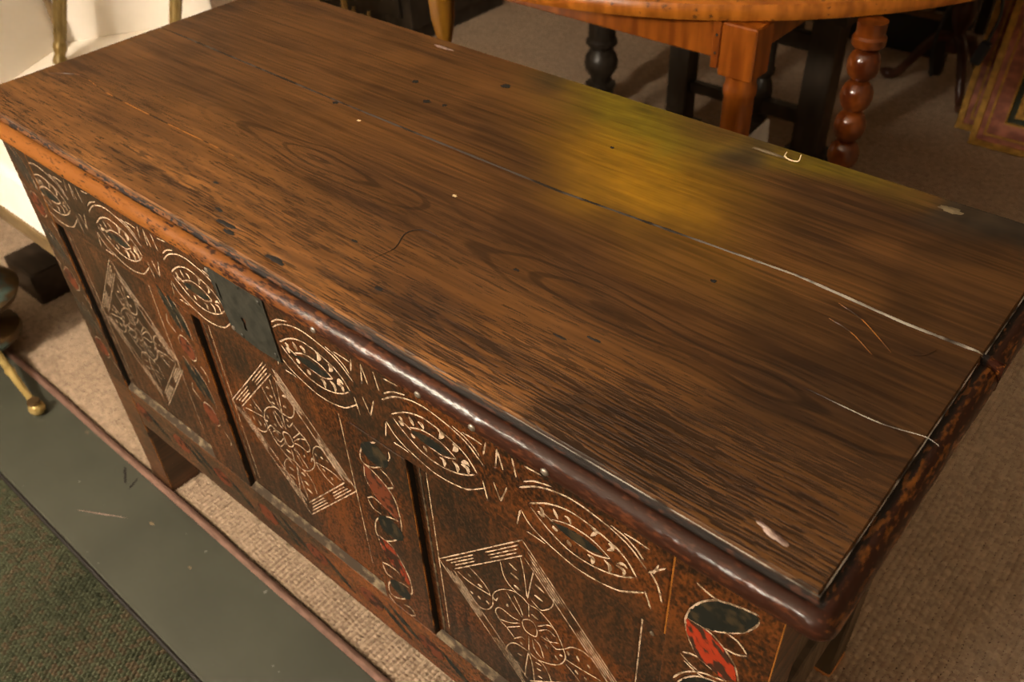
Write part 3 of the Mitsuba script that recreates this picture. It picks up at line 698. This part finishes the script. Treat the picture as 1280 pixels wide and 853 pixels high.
# lock plate
lk = CO + '__lock_plate'
def plate_mesh():
    m = trimesh.creation.extrude_polygon(Polygon([(.487, .690), (.53, .6965), (.5865, .697), (.593, .609), (.55, .607), (.507, .6125)]).buffer(-.002).buffer(.002, quad_segs=4).difference(Polygon(ellipse(.537, .640, .0042, .0042))).difference(Polygon([(.5355, .640), (.5385, .640), (.5395, .626), (.5345, .626)])).difference(Polygon([(.4995, .674), (.5025, .674), (.5045, .652), (.5015, .652)])), .0022, engine='earcut')
    v = np.c_[m.vertices[:, 0], YF - m.vertices[:, 2] + .0003, m.vertices[:, 1]]
    return oriented(trimesh.Trimesh(v, m.faces, process=False))
put(lk, plate_mesh(), M['iron'], 30, 'blackened iron lock plate with keyhole')
put(lk + '__keyhole', box(.531, .543, YF + .0001, YF + .0008, .624, .646), M['darkgap'], False, 'dark keyhole')
put(lk + '__slot', box(.497, .507, YF + .0001, YF + .0008, .65, .676), M['darkgap'], False)
for (nx, nz, b) in ((.489, .6865, 1), (.579, .685, 0), (.510, .6165, 1), (.586, .617, 0), (.525, .613, 0), (.545, .69, 0)):
    m = trimesh.creation.icosphere(2, .0032); m.apply_scale((1, .45, 1)); m.apply_translation((nx, YF - .0020, nz))
    put(numbered(lk + '__nail'), m, M['nail'] if b else M['iron'], True)
for i, (nx, nz) in enumerate(((1.1545, .6935), (1.062, .560))):
    m = trimesh.creation.icosphere(2, .0026); m.apply_scale((1, .5, 1)); m.apply_translation((nx, YF - .0003 if i == 0 else YP - .0003, nz)); put(numbered(CO + '__peg'), m, M['side'], True)
for i, (nx, nz) in enumerate(((.713, -.019), (.845, -.0195), (.905, -.019), (.978, -.0185))):
    m = trimesh.creation.icosphere(2, .0032); m.apply_scale((1.2, .6, 1)); m.apply_translation((nx, .0002, H + nz)); put(numbered(FB + '__nail'), m, M['nail'], True)

# ends, back, floor of the coffer
M['raw'] = mat('raw_wood', (0.62, 0.27, 0.09), 0.7)
def dabfoot():
    v = [(1.091, .441, 0), (1.1395, .441, 0), (1.1395, .494, 0), (1.091, .494, 0), (1.091, .441, .0098), (1.1395, .4405, .0098), (1.1395, .494, .0098), (1.091, .494, .0098), (1.141, .452, .0), (1.142, .485, .012)]
    return trimesh.convex.convex_hull(v)
for sgn, xo in ((1, 1.140), (-1, .012)):
    sfx = '' if sgn > 0 else '_001'
    def bx(a, b, y0, y1, z0, z1, bev=.0025): return box(min(xo - sgn * a, xo - sgn * b), max(xo - sgn * a, xo - sgn * b), y0, y1, z0, z1, bev)
    if sgn > 0: put(CO + '__rear_stile__broken_foot', dabfoot(), M['raw'], False, 'fresh orange wood at the broken foot')
    put(CO + '__rear_stile' + sfx, bx(0, .05, .44, .495, 0.0 if sgn < 0 else .010, .722), M['side'], False)
    put(CO + '__end_top_rail' + sfx, bx(.004, .03, .083, .44, .61, .722), M['side'], False)
    put(CO + '__end_bottom_rail' + sfx, bx(.004, .03, .083, .44, .18, .27), M['side'], False)
    put(CO + '__end_panel' + sfx, bx(.014, .026, .083, .44, .265, .615, .001), M['side'], False)
put(CO + '__back_board', box(.062, 1.090, .478, .492, .18, .722), M['side'], False)
put(CO + '__base_board', box(.042, 1.112, .058, .478, .184, .198), M['side'], False)

# ------------------------------------------------------------------ rug in front
RG = 'bound_rug'
tag(RG, 'rug with woven dark green centre and grey-green border in front of the carved coffer', 'rug')
M['matbase'] = mat('mat_backing', (0.012, 0.014, 0.009), 0.9)
put(RG + '__mat_backing', box(-.62, .62, -.75, -.1605, 0, .0084), M['matbase'], False)
put(RG + '__woven_centre', cat_(weave(-.62, .62, -.75, -.1605, .0080, .0075, .0016), box(-2.0, -.62, -1.75, -.1605, 0, .0115), box(.62, 2.1, -1.75, -.1605, 0, .0115), box(-.62, .62, -1.75, -.75, 0, .0115)), M['mat'], 50, 'dark green woven centre')
put(RG + '__binding', box(-2.0, 2.1, -.1535, .0125, 0.0, .0165, .002), M['binding'], False, 'smooth grey-green border')
put(RG + '__binding_seam', tube([(-2.0, -.1570, .0120), (2.1, -.1570, .0120)], .0036, 8), M['darkgap'], 30, 'black seam beside the border')
put(RG + '__edging', tube(np.c_[np.linspace(-2, 2.1, 160), .0172 + .0011 * np.sin(np.linspace(-2, 2.1, 160) * 13), np.full(160, .0105)], .0085, 12), M['pink'], 30, 'pinkish brown edging cord')

for i, (x, y, rx, ry, m_) in enumerate([(-.020, -.009, .022, .0025, 'darkgap'), (.012, -.012, .012, .0025, 'darkgap'), (.03, -.085, .045, .0012, 'scar'), (.119, -.04, .006, .003, 'paper'), (.25, -.05, .005, .0025, 'paper'), (-.177, .002, .005, .003, 'paper')]):
    dab(x, y, rx, ry, M[m_], numbered(RG + '__scuff'), seed=i + 80, h=.0002, z=.0166, rot=(-.5, -1.2, .5, 0, 0, 0)[i])

# ------------------------------------------------------------------ round table
def amber(p, n, uv):
    up = n.z > 0.5
    g = fbm(p.x * 5, p.y * 60, p.z * 4, 3); g2 = fbm(p.x * 70, p.y * 70, p.z * 9, 3)
    t = smoothstep(0.25, 0.75, dr.select(up, g, g2))
    c = mix((0.25, 0.068, 0.008), (0.45, 0.145, 0.016), t)
    sp = smoothstep(0.70, 0.80, fbm(p.x * 90, p.y * 90, p.z * 90, 3))
    return mix(c, (0.06, 0.03, 0.015), sp * 0.7)
M['amber'] = mat('amber_wood', amber, 0.28, lambda p, n, uv: fbm(p.x * 40, p.y * 40, p.z * 40, 3), 0.0006, specular=0.6)
M['red_wood'] = mat('red_wood', lambda p, n, uv: mix((0.165, 0.036, 0.004), (0.30, 0.078, 0.008), smoothstep(0.2, 0.8, fbm(p.x * 80, p.y * 80, p.z * 8, 3))), 0.25, specular=0.6)
TB = 'round_table'
tag(TB, 'round amber wood table with turned legs behind the carved coffer', 'table')
TX, TY, TR, TZ = .151, 1.62, .812, .69
put(TB + '__tabletop', lathe([(0, 0), (TR - .012, 0), (TR - .003, .003), (TR, .010), (TR, .020), (TR - .004, .028), (TR - .012, .033), (TR - .020, .035), (0, .035)], (TX, TY, TZ), 160), M['amber'], 30, 'thick round top with rounded edge')
def bbox(key, *a, b=.003, m='red_wood', label=None): return put(numbered(key), box(*a, b), M[m], False, label)
bbox(TB + '__apron', -.0645, .5795, .940, .965, .628, .6898)
bbox(TB + '__apron', .6105, .6345, .992, 1.42, .640, .6898)
bbox(TB + '__apron_lug', .566, .5795, .9365, .945, .612, .6898, b=.0015)
for i, (lx, ly) in enumerate(((.612, .966), (.045, 2.12))):
    k = numbered(TB + '__leg')
    m = lathe([(0, 0), (.021, 0), (.024, .006), (.024, .10), (.0265, .108), (.0265, .118), (.022, .126), (.0235, .20), (.0255, .45), (.0258, .555), (.0250, .562), (.0275, .568), (.0282, .575), (.0275, .582), (.0255, .588), (.0255, .60), (0, .60)], (lx, ly, 0), 40)
    blk = box(lx - .0315, lx + .0315, ly - .0290, ly + .029, .602, .6898, .0025)
    put(k, m, M['red_wood'], 40, 'square-topped turned column leg' if i == 0 else None)
    put(k + '__block', blk, M['red_wood'], False)
M['honey'] = mat('honey_wood', lambda p, n, uv: mix((0.16, 0.062, 0.006), (0.34, 0.155, 0.017), fbm(p.x * 60, p.y * 60, p.z * 8, 3)), 0.3)
for (lx, ly) in ((-.095, .975),):
    k = numbered(TB + '__leg')
    put(k, lathe([(0, 0), (.022, 0), (.027, .02), (.020, .10), (.024, .16), (.020, .40), (.013, .475), (.0135, .487), (.020, .512), (.0255, .545), (.0275, .58), (.0265, .602), (0, .602)], (lx, ly, 0), 40), M['honey'], 40, 'honey-gold baluster leg' if lx > -.2 else None)
    put(k + '__block', box(lx - .03, lx + .03, ly - .029, ly + .029, .603, .6898, .003), M['red_wood'], False)
m = trimesh.creation.icosphere(1, .0025); m.apply_translation((.574, .9362, .668)); put(TB + '__peg', m, M['darkgap'], True)
m = trimesh.creation.icosphere(1, .0022); m.apply_translation((.574, .9362, .638)); put(TB + '__peg_001', m, M['darkgap'], True)
# bobbin leg: a gate swung out below the top
bx_, by_ = .768, 1.078
prof = [(0, .10), (.020, .10)]
zc = [.131 + .0542 * i for i in range(10)]
for z in zc:
    for a in np.linspace(-80, 80, 15): prof.append((.0046 + .0218 * math.cos(math.radians(a)) ** .9, z + .0272 * math.sin(math.radians(a)) / math.sin(math.radians(80)) * .985))
prof += [(.0215, .6475), (.0265, .652), (.0265, .664), (.0225, .668), (.0235, .6898), (0, .6898)]
k = TB + '__bobbin_leg'
M['bobbin'] = mat('bobbin_wood', lambda p, n, uv: mix((0.060, 0.012, 0.003), (0.155, 0.036, 0.005), smoothstep(0.25, 0.75, fbm(p.x * 50, p.y * 50, p.z * 30, 3))), 0.16, specular=0.6)
put(k, lathe(prof, (bx_, by_, 0), 40), M['bobbin'], 40, 'leg turned as a string of bobbins')
put(k + '__foot', box(bx_ - .024, bx_ + .024, by_ - .024, by_ + .024, 0, .1, .003), M['red_wood'], False)
bbox(TB + '__gate_rail', .6345, bx_, 1.085, 1.108, .055, .085)

# ------------------------------------------------------------------ black oak bench seen below the table
M['blackoak'] = mat('black_oak', lambda p, n, uv: mix((0.010, 0.008, 0.006), (0.045, 0.034, 0.024), fbm(p.x * 40, p.y * 40, p.z * 12, 3)), 0.38)
BN = 'black_oak_bench'
tag(BN, 'low black oak bench with turned and square legs standing under the round table', 'bench')
def turned(x, y, top, key, r=.030):
    pr = [(0, 0), (r, 0), (r, .055), (r * .8, .062), (r * 1.15, .075), (r * 1.15, .082), (r * .75, .09), (r * .78, .105), (r * 1.2, .13), (r * 1.25, .15), (r * 1.15, .17), (r * .78, .19), (r * 1.15, .205), (r * 1.15, .215), (r, .222), (r, top), (0, top)]
    put(numbered(key), lathe(pr, (x, y, 0), 32), M['blackoak'], 40)
turned(-.226, 1.735, .42, BN + '__leg', .040); turned(.249, 1.83, .42, BN + '__leg', .023)
bbox(BN + '__leg', .016, .078, 1.715, 1.775, 0, .42, m='blackoak')
bbox(BN + '__leg', .380, .452, 1.775, 1.845, 0, .42, m='blackoak')
bbox(BN + '__foot_block', -.005, .095, 1.695, 1.795, 0, .035, m='blackoak'); bbox(BN + '__foot_block', .355, .475, 1.755, 1.865, 0, .03, m='blackoak')
bbox(BN + '__stretcher', .0785, .2300, 1.735, 1.762, .135, .165, m='blackoak'); bbox(BN + '__stretcher', .266, .3795, 1.80, 1.832, .100, .140, m='blackoak')
bbox(BN + '__stretcher', .2660, .3795, 1.80, 1.825, .300, .345, m='blackoak')
bbox(BN + '__seat', -.30, .50, 1.69, 2.05, .42, .45, m='blackoak')
M['white'] = mat('white_card', (0.80, 0.80, 0.78), 0.7)
put('white_card', trimesh.convex.convex_hull([(.235, 1.70, .0), (.352, 1.70, .0), (.352, 1.704, 0), (.235, 1.704, 0), (.336, 1.705, .142), (.341, 1.705, .142), (.341, 1.708, .14)]), M['white'], False, 'small white card corner standing on the carpet beside the turned table leg', 'card')

# ------------------------------------------------------------------ framed pictures leaning at the right
M['gilt'] = mat('gilt', lambda p, n, uv: mix((0.34, 0.175, 0.03), (0.62, 0.36, 0.075), smoothstep(0.2, 0.8, fbm(p.x * 60, p.y * 60, p.z * 60, 3))), 0.4, metallic=0.3)
M['maroon'] = mat('maroon', lambda p, n, uv: mix((0.24, 0.075, 0.050), (0.46, 0.175, 0.11), smoothstep(0.3, 0.75, fbm(p.x * 45, p.y * 45, p.z * 45, 4))), 0.45)
M['green'] = mat('dark_green', (0.018, 0.026, 0.012), 0.5)
M['canvas'] = mat('dull_canvas', lambda p, n, uv: mix((0.16, 0.085, 0.025), (0.36, 0.20, 0.06), fbm(p.x * 8, p.y * 8, p.z * 8, 4)), 0.6)
def picture(key, x0, w, h, y, lean, rot, label, cat='framed picture'):
    tag(key, label, cat)
    R_ = trimesh.transformations.rotation_matrix(-lean, (1, 0, 0)); Rz = trimesh.transformations.rotation_matrix(rot, (0, 0, 1))
    Tm = trimesh.transformations.translation_matrix((x0, y, 0)) @ Rz @ R_
    def ring(a, b, d0, d1, m, nm, lab=None):
        o = Polygon([(a, a), (w - a, a), (w - a, h - a), (a, h - a)]); i = Polygon([(b, b), (w - b, b), (w - b, h - b), (b, h - b)])
        ms = trimesh.creation.extrude_polygon(o.difference(i), d1 - d0, engine='earcut')
        v = np.c_[ms.vertices[:, 0], -(ms.vertices[:, 2] + d0), ms.vertices[:, 1]]
        ms = oriented(trimesh.Trimesh(v, ms.faces, process=False)); ms.apply_transform(Tm); put(key + '__' + nm, ms, M[m], False, lab)
    ring(0, .016, 0, .034, 'gilt', 'outer_moulding', 'worn gilt outer moulding'); ring(.016, .030, 0, .026, 'maroon', 'inner_bead'); ring(.030, .036, 0, .024, 'gilt', 'gilt_line')
    ring(.036, .070, 0, .021, 'maroon', 'flat', 'dark red flat of the frame'); ring(.070, .0745, 0, .021, 'gilt', 'sight_line'); ring(.0745, .090, 0, .010, 'green', 'slip', 'dark green slip'); ring(.090, .104, 0, .013, 'gilt', 'inner_moulding')
    ms = box(.10, w - .10, -.008, -.001, .10, h - .10); ms.apply_transform(Tm); put(key + '__canvas', ms, M['canvas'], False)
picture('framed_picture', .726, .62, .52, 2.190, .10, .04, 'front gilt and dark red picture frame leaning at the right, largest in view')
picture('framed_picture_001', .665, .60, .52, 2.262, .10, .04, 'gilt picture frame half hidden behind the front frame')
M['clipblack'] = mat('black_plastic', (0.018, 0.022, 0.026), 0.25)
# black cables and plug hanging over the frames
tag('power_plug', 'black plug hanging on its cable in front of the picture frames', 'plug')
m = box(-.014, .014, -.012, .012, 0, .062, .004); m.apply_transform(trimesh.transformations.translation_matrix((.690, 2.125, .235)) @ trimesh.transformations.rotation_matrix(.25, (0, 1, 0)))
put('power_plug__body', m, M['clipblack'], False)
put('power_plug__cable', tube(spline([(.705, 2.125, .295), (.712, 2.14, .36), (.70, 2.15, .42), (.69, 2.17, .50), (.72, 2.18, .58), (.80, 2.22, .60)], .01), .0045, 8), M['clipblack'], 30)
put('power_cable', tube(spline([(.56, 2.20, .19), (.575, 2.19, .15), (.56, 2.19, .22), (.57, 2.19, .32), (.61, 2.2, .45), (.66, 2.2, .6), (.72, 2.2, .65), (.80, 2.3, .6)], .01), .005, 8), M['clipblack'], 30, 'thin black cable looping down beside the picture frames', 'cable')

# ------------------------------------------------------------------ pedestal foot, cane chair and dark cupboard behind
M['mahogany'] = mat('mahogany', lambda p, n, uv: mix((0.030, 0.010, 0.006), (0.10, 0.035, 0.018), fbm(p.x * 40, p.y * 40, p.z * 15, 3)), 0.25)
PD = 'pedestal_stand'
tag(PD, 'dark mahogany tripod pedestal beside the leaning picture frames', 'stand')
put(PD + '__pole', lathe([(0, .12), (.022, .12), (.026, .14), (.020, .16), (.016, .18), (.030, .215), (.034, .24), (.028, .265), (.015, .29), (.013, .62), (.02, .64), (.02, .66), (0, .66)], (.545, 2.46, 0), 32), M['mahogany'], 40)
for k in range(3):
    a = -.92 + k * 2.094
    pts = [(.545 + r_ * math.cos(a), 2.46 + r_ * math.sin(a), z) for r_, z in ((.015, .165), (.06, .15), (.10, .09), (.135, .035), (.160, .014), (.178, .018), (.182, .030))]
    k_ = numbered(PD + '__leg')
    put(k_, tube(spline(pts, .006), np.linspace(.017, .012, len(spline(pts, .006))), 10), M['mahogany'], 40)
    fm = trimesh.creation.icosphere(2, .018); fm.apply_translation((.545 + .168 * math.cos(a), 2.46 + .168 * math.sin(a), .018)); put(k_ + '__scroll', fm, M['mahogany'], True)
put(PD + '__top', lathe([(0, .66), (.17, .66), (.18, .67), (.18, .68), (.17, .685), (0, .685)], (.545, 2.46, 0), 48), M['mahogany'], 40)
SC = 'spindle_chair'
tag(SC, 'dark chair with a row of spindles in the shade behind the round table', 'chair')
M['darkgold'] = mat('worn_gilt', lambda p, n, uv: mix((0.05, 0.024, 0.008), (0.22, 0.11, 0.025), fbm(p.x * 50, p.y * 50, p.z * 50, 3)), 0.4)
bbox(SC + '__rail', .02, .47, 2.545, 2.575, .165, .185, m='darkgold'); bbox(SC + '__rail', .02, .47, 2.545, 2.575, .30, .325, m='darkgold')
for k in range(9): put(numbered(SC + '__spindle'), lathe([(0, .185), (.007, .185), (.012, .215), (.007, .24), (.012, .27), (.007, .30), (0, .30)], (.06 + k * .046, 2.56, 0), 14), M['darkgold'], 40)
for x_ in (.005, .485):
    for y_ in (2.56, 2.96): bbox(SC + '__leg', x_ - .018, x_ + .018, y_ - .018, y_ + .018, 0, .45, m='blackoak')
bbox(SC + '__seat', -.03, .52, 2.53, 2.99, .45, .48, m='blackoak')
put('black_case', box(.12, .46, 2.66, 2.98, 0, .17, .008), M['clipblack'], False, 'black case on the carpet under the spindle chair', 'case')
CB = 'dark_cupboard'
tag(CB, 'dark wooden cupboard at the back left behind the gilt ornament', 'cupboard')
bbox(CB + '__body', -2.05, -1.03, 1.725, 2.25, .06, 1.0, m='blackoak'); bbox(CB + '__plinth', -2.03, -1.05, 1.705, 2.23, 0, .0595, m='blackoak')
bbox(CB + '__door', -2.01, -1.55, 1.708, 1.7248, .1, .95, m='blackoak'); bbox(CB + '__door', -1.53, -1.07, 1.708, 1.7248, .1, .95, m='blackoak')

# gilt ornament
OR = 'gilt_ornament'
tag(OR, 'small gilt metal candlestick with leaves glinting behind the far edge of the lid', 'candlestick')
M['brass'] = mat('brass', lambda p, n, uv: mix((0.42, 0.27, 0.08), (0.80, 0.60, 0.24), fbm(p.x * 40, p.y * 40, p.z * 40, 3)), 0.25, metallic=0.55)
ox, oy = -1.225, 1.60
put(OR + '__base', lathe([(0, 0), (.055, 0), (.055, .012), (.03, .025), (.016, .045), (.012, .07), (.026, .085), (.012, .10), (.010, .17), (.022, .185), (.024, .20), (0, .20)], (ox, oy, 0), 32), M['brass'], 40)
for k in range(6):
    a = k * 1.047
    pts = spline([(ox + .01 * math.cos(a), oy + .01 * math.sin(a), .07), (ox + .05 * math.cos(a), oy + .05 * math.sin(a), .10), (ox + .075 * math.cos(a), oy + .075 * math.sin(a), .085), (ox + .08 * math.cos(a), oy + .08 * math.sin(a), .115)], .006)
    put(numbered(OR + '__leaf'), tube(pts, np.interp(np.linspace(0, 1, len(pts)), [0, .4, .8, 1], [.004, .011, .008, .003]), 8), M['brass'], 40)

# ------------------------------------------------------------------ cream chair at the left
M['cream'] = mat('cream_linen', lambda p, n, uv: mix((0.82, 0.77, 0.68), (0.89, 0.84, 0.77), fbm(p.x * 14, p.y * 14, p.z * 14, 3)), 0.85, lambda p, n, uv: fbm(p.x * 300, p.y * 300, p.z * 300, 2), 0.0006)
M['giltpost'] = mat('gilt_post', lambda p, n, uv: mix((0.10, 0.062, 0.014), (0.36, 0.25, 0.08), fbm(p.x * 70, p.y * 70, p.z * 12, 3)), 0.4, metallic=0.35)
M['chairwood'] = mat('chair_wood', lambda p, n, uv: mix((0.10, 0.065, 0.030), (0.27, 0.18, 0.085), fbm(p.x * 20, p.y * 60, p.z * 60, 3)), 0.4)
CH = 'cream_armchair'
tag(CH, 'cream upholstered armchair with fluted gilt posts at the left end of the coffer', 'armchair')
seat = Polygon([(-.06, .147), (-.775, .147), (-1.01, .545), (-.84, .88), (-.06, .88)]).buffer(-.02).buffer(.02)
def slab(poly, z0, z1, rnd):
    import manifold3d as m3
    ms = trimesh.creation.extrude_polygon(poly.buffer(-rnd), z1 - z0 - rnd, engine='earcut'); ms.apply_translation((0, 0, z0))
    rows = []
    n = 6; base = poly.buffer(0)
    c0 = None; V = []; F = []
    for i in range(n + 1):
        a = i / n * np.pi / 2; pl = base.buffer(-rnd * (1 - math.cos(a)))
        c = np.array([np.array(pl.exterior.interpolate(t, normalized=True).coords[0]) for t in np.linspace(0, 1, 121)[:-1]])
        if c0 is not None: c = np.roll(c, -int(np.argmin(((c - c0) ** 2).sum(1))), axis=0)
        c0 = c[0]; V.append(np.c_[c, np.full(120, z1 - rnd + rnd * math.sin(a))])
    lo = V[0].copy(); lo[:, 2] = z0; V = [lo] + V
    for i in range(len(V) - 1):
        for k in range(120):
            k2 = (k + 1) % 120; A, B, C_, D_ = i * 120 + k, i * 120 + k2, (i + 1) * 120 + k2, (i + 1) * 120 + k; F += [(A, B, C_), (A, C_, D_)]
    P = np.vstack(V); cen = len(P); P = np.vstack([P, [*base.centroid.coords[0], z1], [*base.centroid.coords[0], z0]])
    top = (len(V) - 1) * 120
    for k in range(120): F += [(top + k, top + (k + 1) % 120, cen), ((k + 1) % 120, k, cen + 1)]
    return oriented(trimesh.Trimesh(P, F, process=False))
put(CH + '__seat', slab(seat, .302, .42, .018), M['cream'], 40, 'cream upholstered seat')
put(CH + '__seat_rail', slab(seat.buffer(.004), .262, .3015, .006), M['chairwood'], 40, 'wooden seat rail')
def panel_wall(a, b, z0, z1, th, key, m='cream', lean=0.0):
    a, b = np.array(a), np.array(b); t = (b - a) / np.linalg.norm(b - a); n = np.array([-t[1], t[0]])
    pl = Polygon([a, b, b + n * th, a + n * th]); ms = slab(pl, z0, z1, .012); put(numbered(key), ms, M[m], 40)
panel_wall((-.764, .155), (-.980, .540), .4205, 1.0, .05, CH + '__side_panel'); panel_wall((-.982, .548), (-.81, .86), .4205, 1.0, .05, CH + '__back_panel')
put(CH + '__trim', tube([(-.962, .531, .421), (-.962, .531, 1.0)], .0080, 10), M['chairwood'], 40, 'dark wooden edge strip')
def fluted(a, b, key, r=.0145):
    a, b = np.array(a, float), np.array(b, float); ax = b - a; Ln = np.linalg.norm(ax); ax /= Ln
    pr = [(0, 0), (r * 1.05, 0), (r * 1.1, .008), (r * .9, .018), (r * .8, .022), (r * 1.05, .034), (r * 1.08, .042), (r * .85, .050), (r * .95, .058), (r, .08), (r * 1.0, Ln), (0, Ln)]
    m = trimesh.creation.revolve(np.array(pr), sections=48)
    # close spacing along the shaft and flutes
    v = m.vertices.copy(); ang = np.arctan2(v[:, 1], v[:, 0]); rad = np.linalg.norm(v[:, :2], axis=1)
    k = np.where((v[:, 2] > .07) & (rad > 0), 1 - .12 * (np.cos(ang * 12) > 0), 1); v[:, :2] *= k[:, None]
    m = trimesh.Trimesh(v, m.faces, process=False)
    m.apply_transform(trimesh.geometry.align_vectors((0, 0, 1), ax)); m.apply_translation(a)
    put(numbered(key), m, M['giltpost'], 30)
d_ = np.array([0, .365, .931])
fluted((-.870, .471, .4205), np.array((-.870, .471, .4205)) + d_ * .45, CH + '__post'); fluted((-.735, .692, .4205), np.array((-.735, .692, .4205)) + np.array([0.02, .34, .94]) * .45, CH + '__post')
for (x_, y_) in ((-.10, .19), (-.832, .30), (-.10, .83), (-.80, .80)):
    put(numbered(CH + '__leg'), lathe([(0, 0), (.014, 0), (.02, .02), (.024, .2), (.028, .225), (.028, .2615), (0, .2615)], (x_, y_, 0), 24), M['blackoak'], 40)
M['darkwood'] = mat('dark_wood', lambda p, n, uv: mix((0.010, 0.006, 0.004), (0.040, 0.024, 0.014), fbm(p.x * 9, p.y * 60, p.z * 60, 3)), 0.5)
put('dark_box', box(-.79, -.655, .152, .62, 0, .085, .004), M['darkwood'], False, 'low dark wooden box on the carpet under the cream armchair', 'box')

# ------------------------------------------------------------------ bronze stand with brass legs on the rug
M['bronze'] = mat('bronze', lambda p, n, uv: mix(mix((0.030, 0.022, 0.012), (0.16, 0.085, 0.028), fbm(p.x * 40, p.y * 40, p.z * 40, 3)), (0.075, 0.115, 0.100), smoothstep(0.48, 0.66, fbm(p.x * 26, p.y * 26, p.z * 34, 3))), 0.45, metallic=0.4)
BS = 'bronze_stand'
tag(BS, 'patinated bronze stand with brass ball feet at the left edge of the rug', 'stand')
sx_, sy_ = -.572, -.004
put(BS + '__body', lathe([(0, .045), (.05, .045), (.074, .052), (.080, .062), (.078, .074), (.060, .082), (.040, .094), (.036, .115), (.070, .125), (.100, .145), (.112, .165), (.095, .185), (.055, .195), (.060, .21), (.098, .230), (.092, .252), (.030, .28), (.022, .40), (.03, .42), (.022, .44), (.02, .9), (0, .9)], (sx_, sy_, 0), 40), M['bronze'], 40, 'dark green and brown patinated column')
for k in range(3):
    a = (-.10, 2.62, 4.3)[k]
    e = lambda r_, z: (sx_ + .72 * r_ * math.cos(a), sy_ + .72 * r_ * math.sin(a), z)
    pts = spline([e(.05, .058), e(.13, .063), e(.22, .053), e(.29, .043), e(.335, .041), e(.365, .039)], .006)
    lg = numbered(BS + '__leg')
    put(lg, tube(pts, np.interp(np.linspace(0, 1, len(pts)), [0, .45, .5, .55, .9, 1], [.009, .008, .0105, .008, .0065, .009]), 12), M['brass'], 40, 'brass curved leg')
    bl = trimesh.creation.icosphere(3, .0155); bl.apply_translation(e(.378, .0322)); put(lg + '__ball', bl, M['brass'], True)
    cl = lathe([(0, .0), (.011, 0), (.013, .004), (.011, .008), (0, .008)], e(.378, .0445), 20); put(lg + '__collar', cl, M['bronze'], 40)
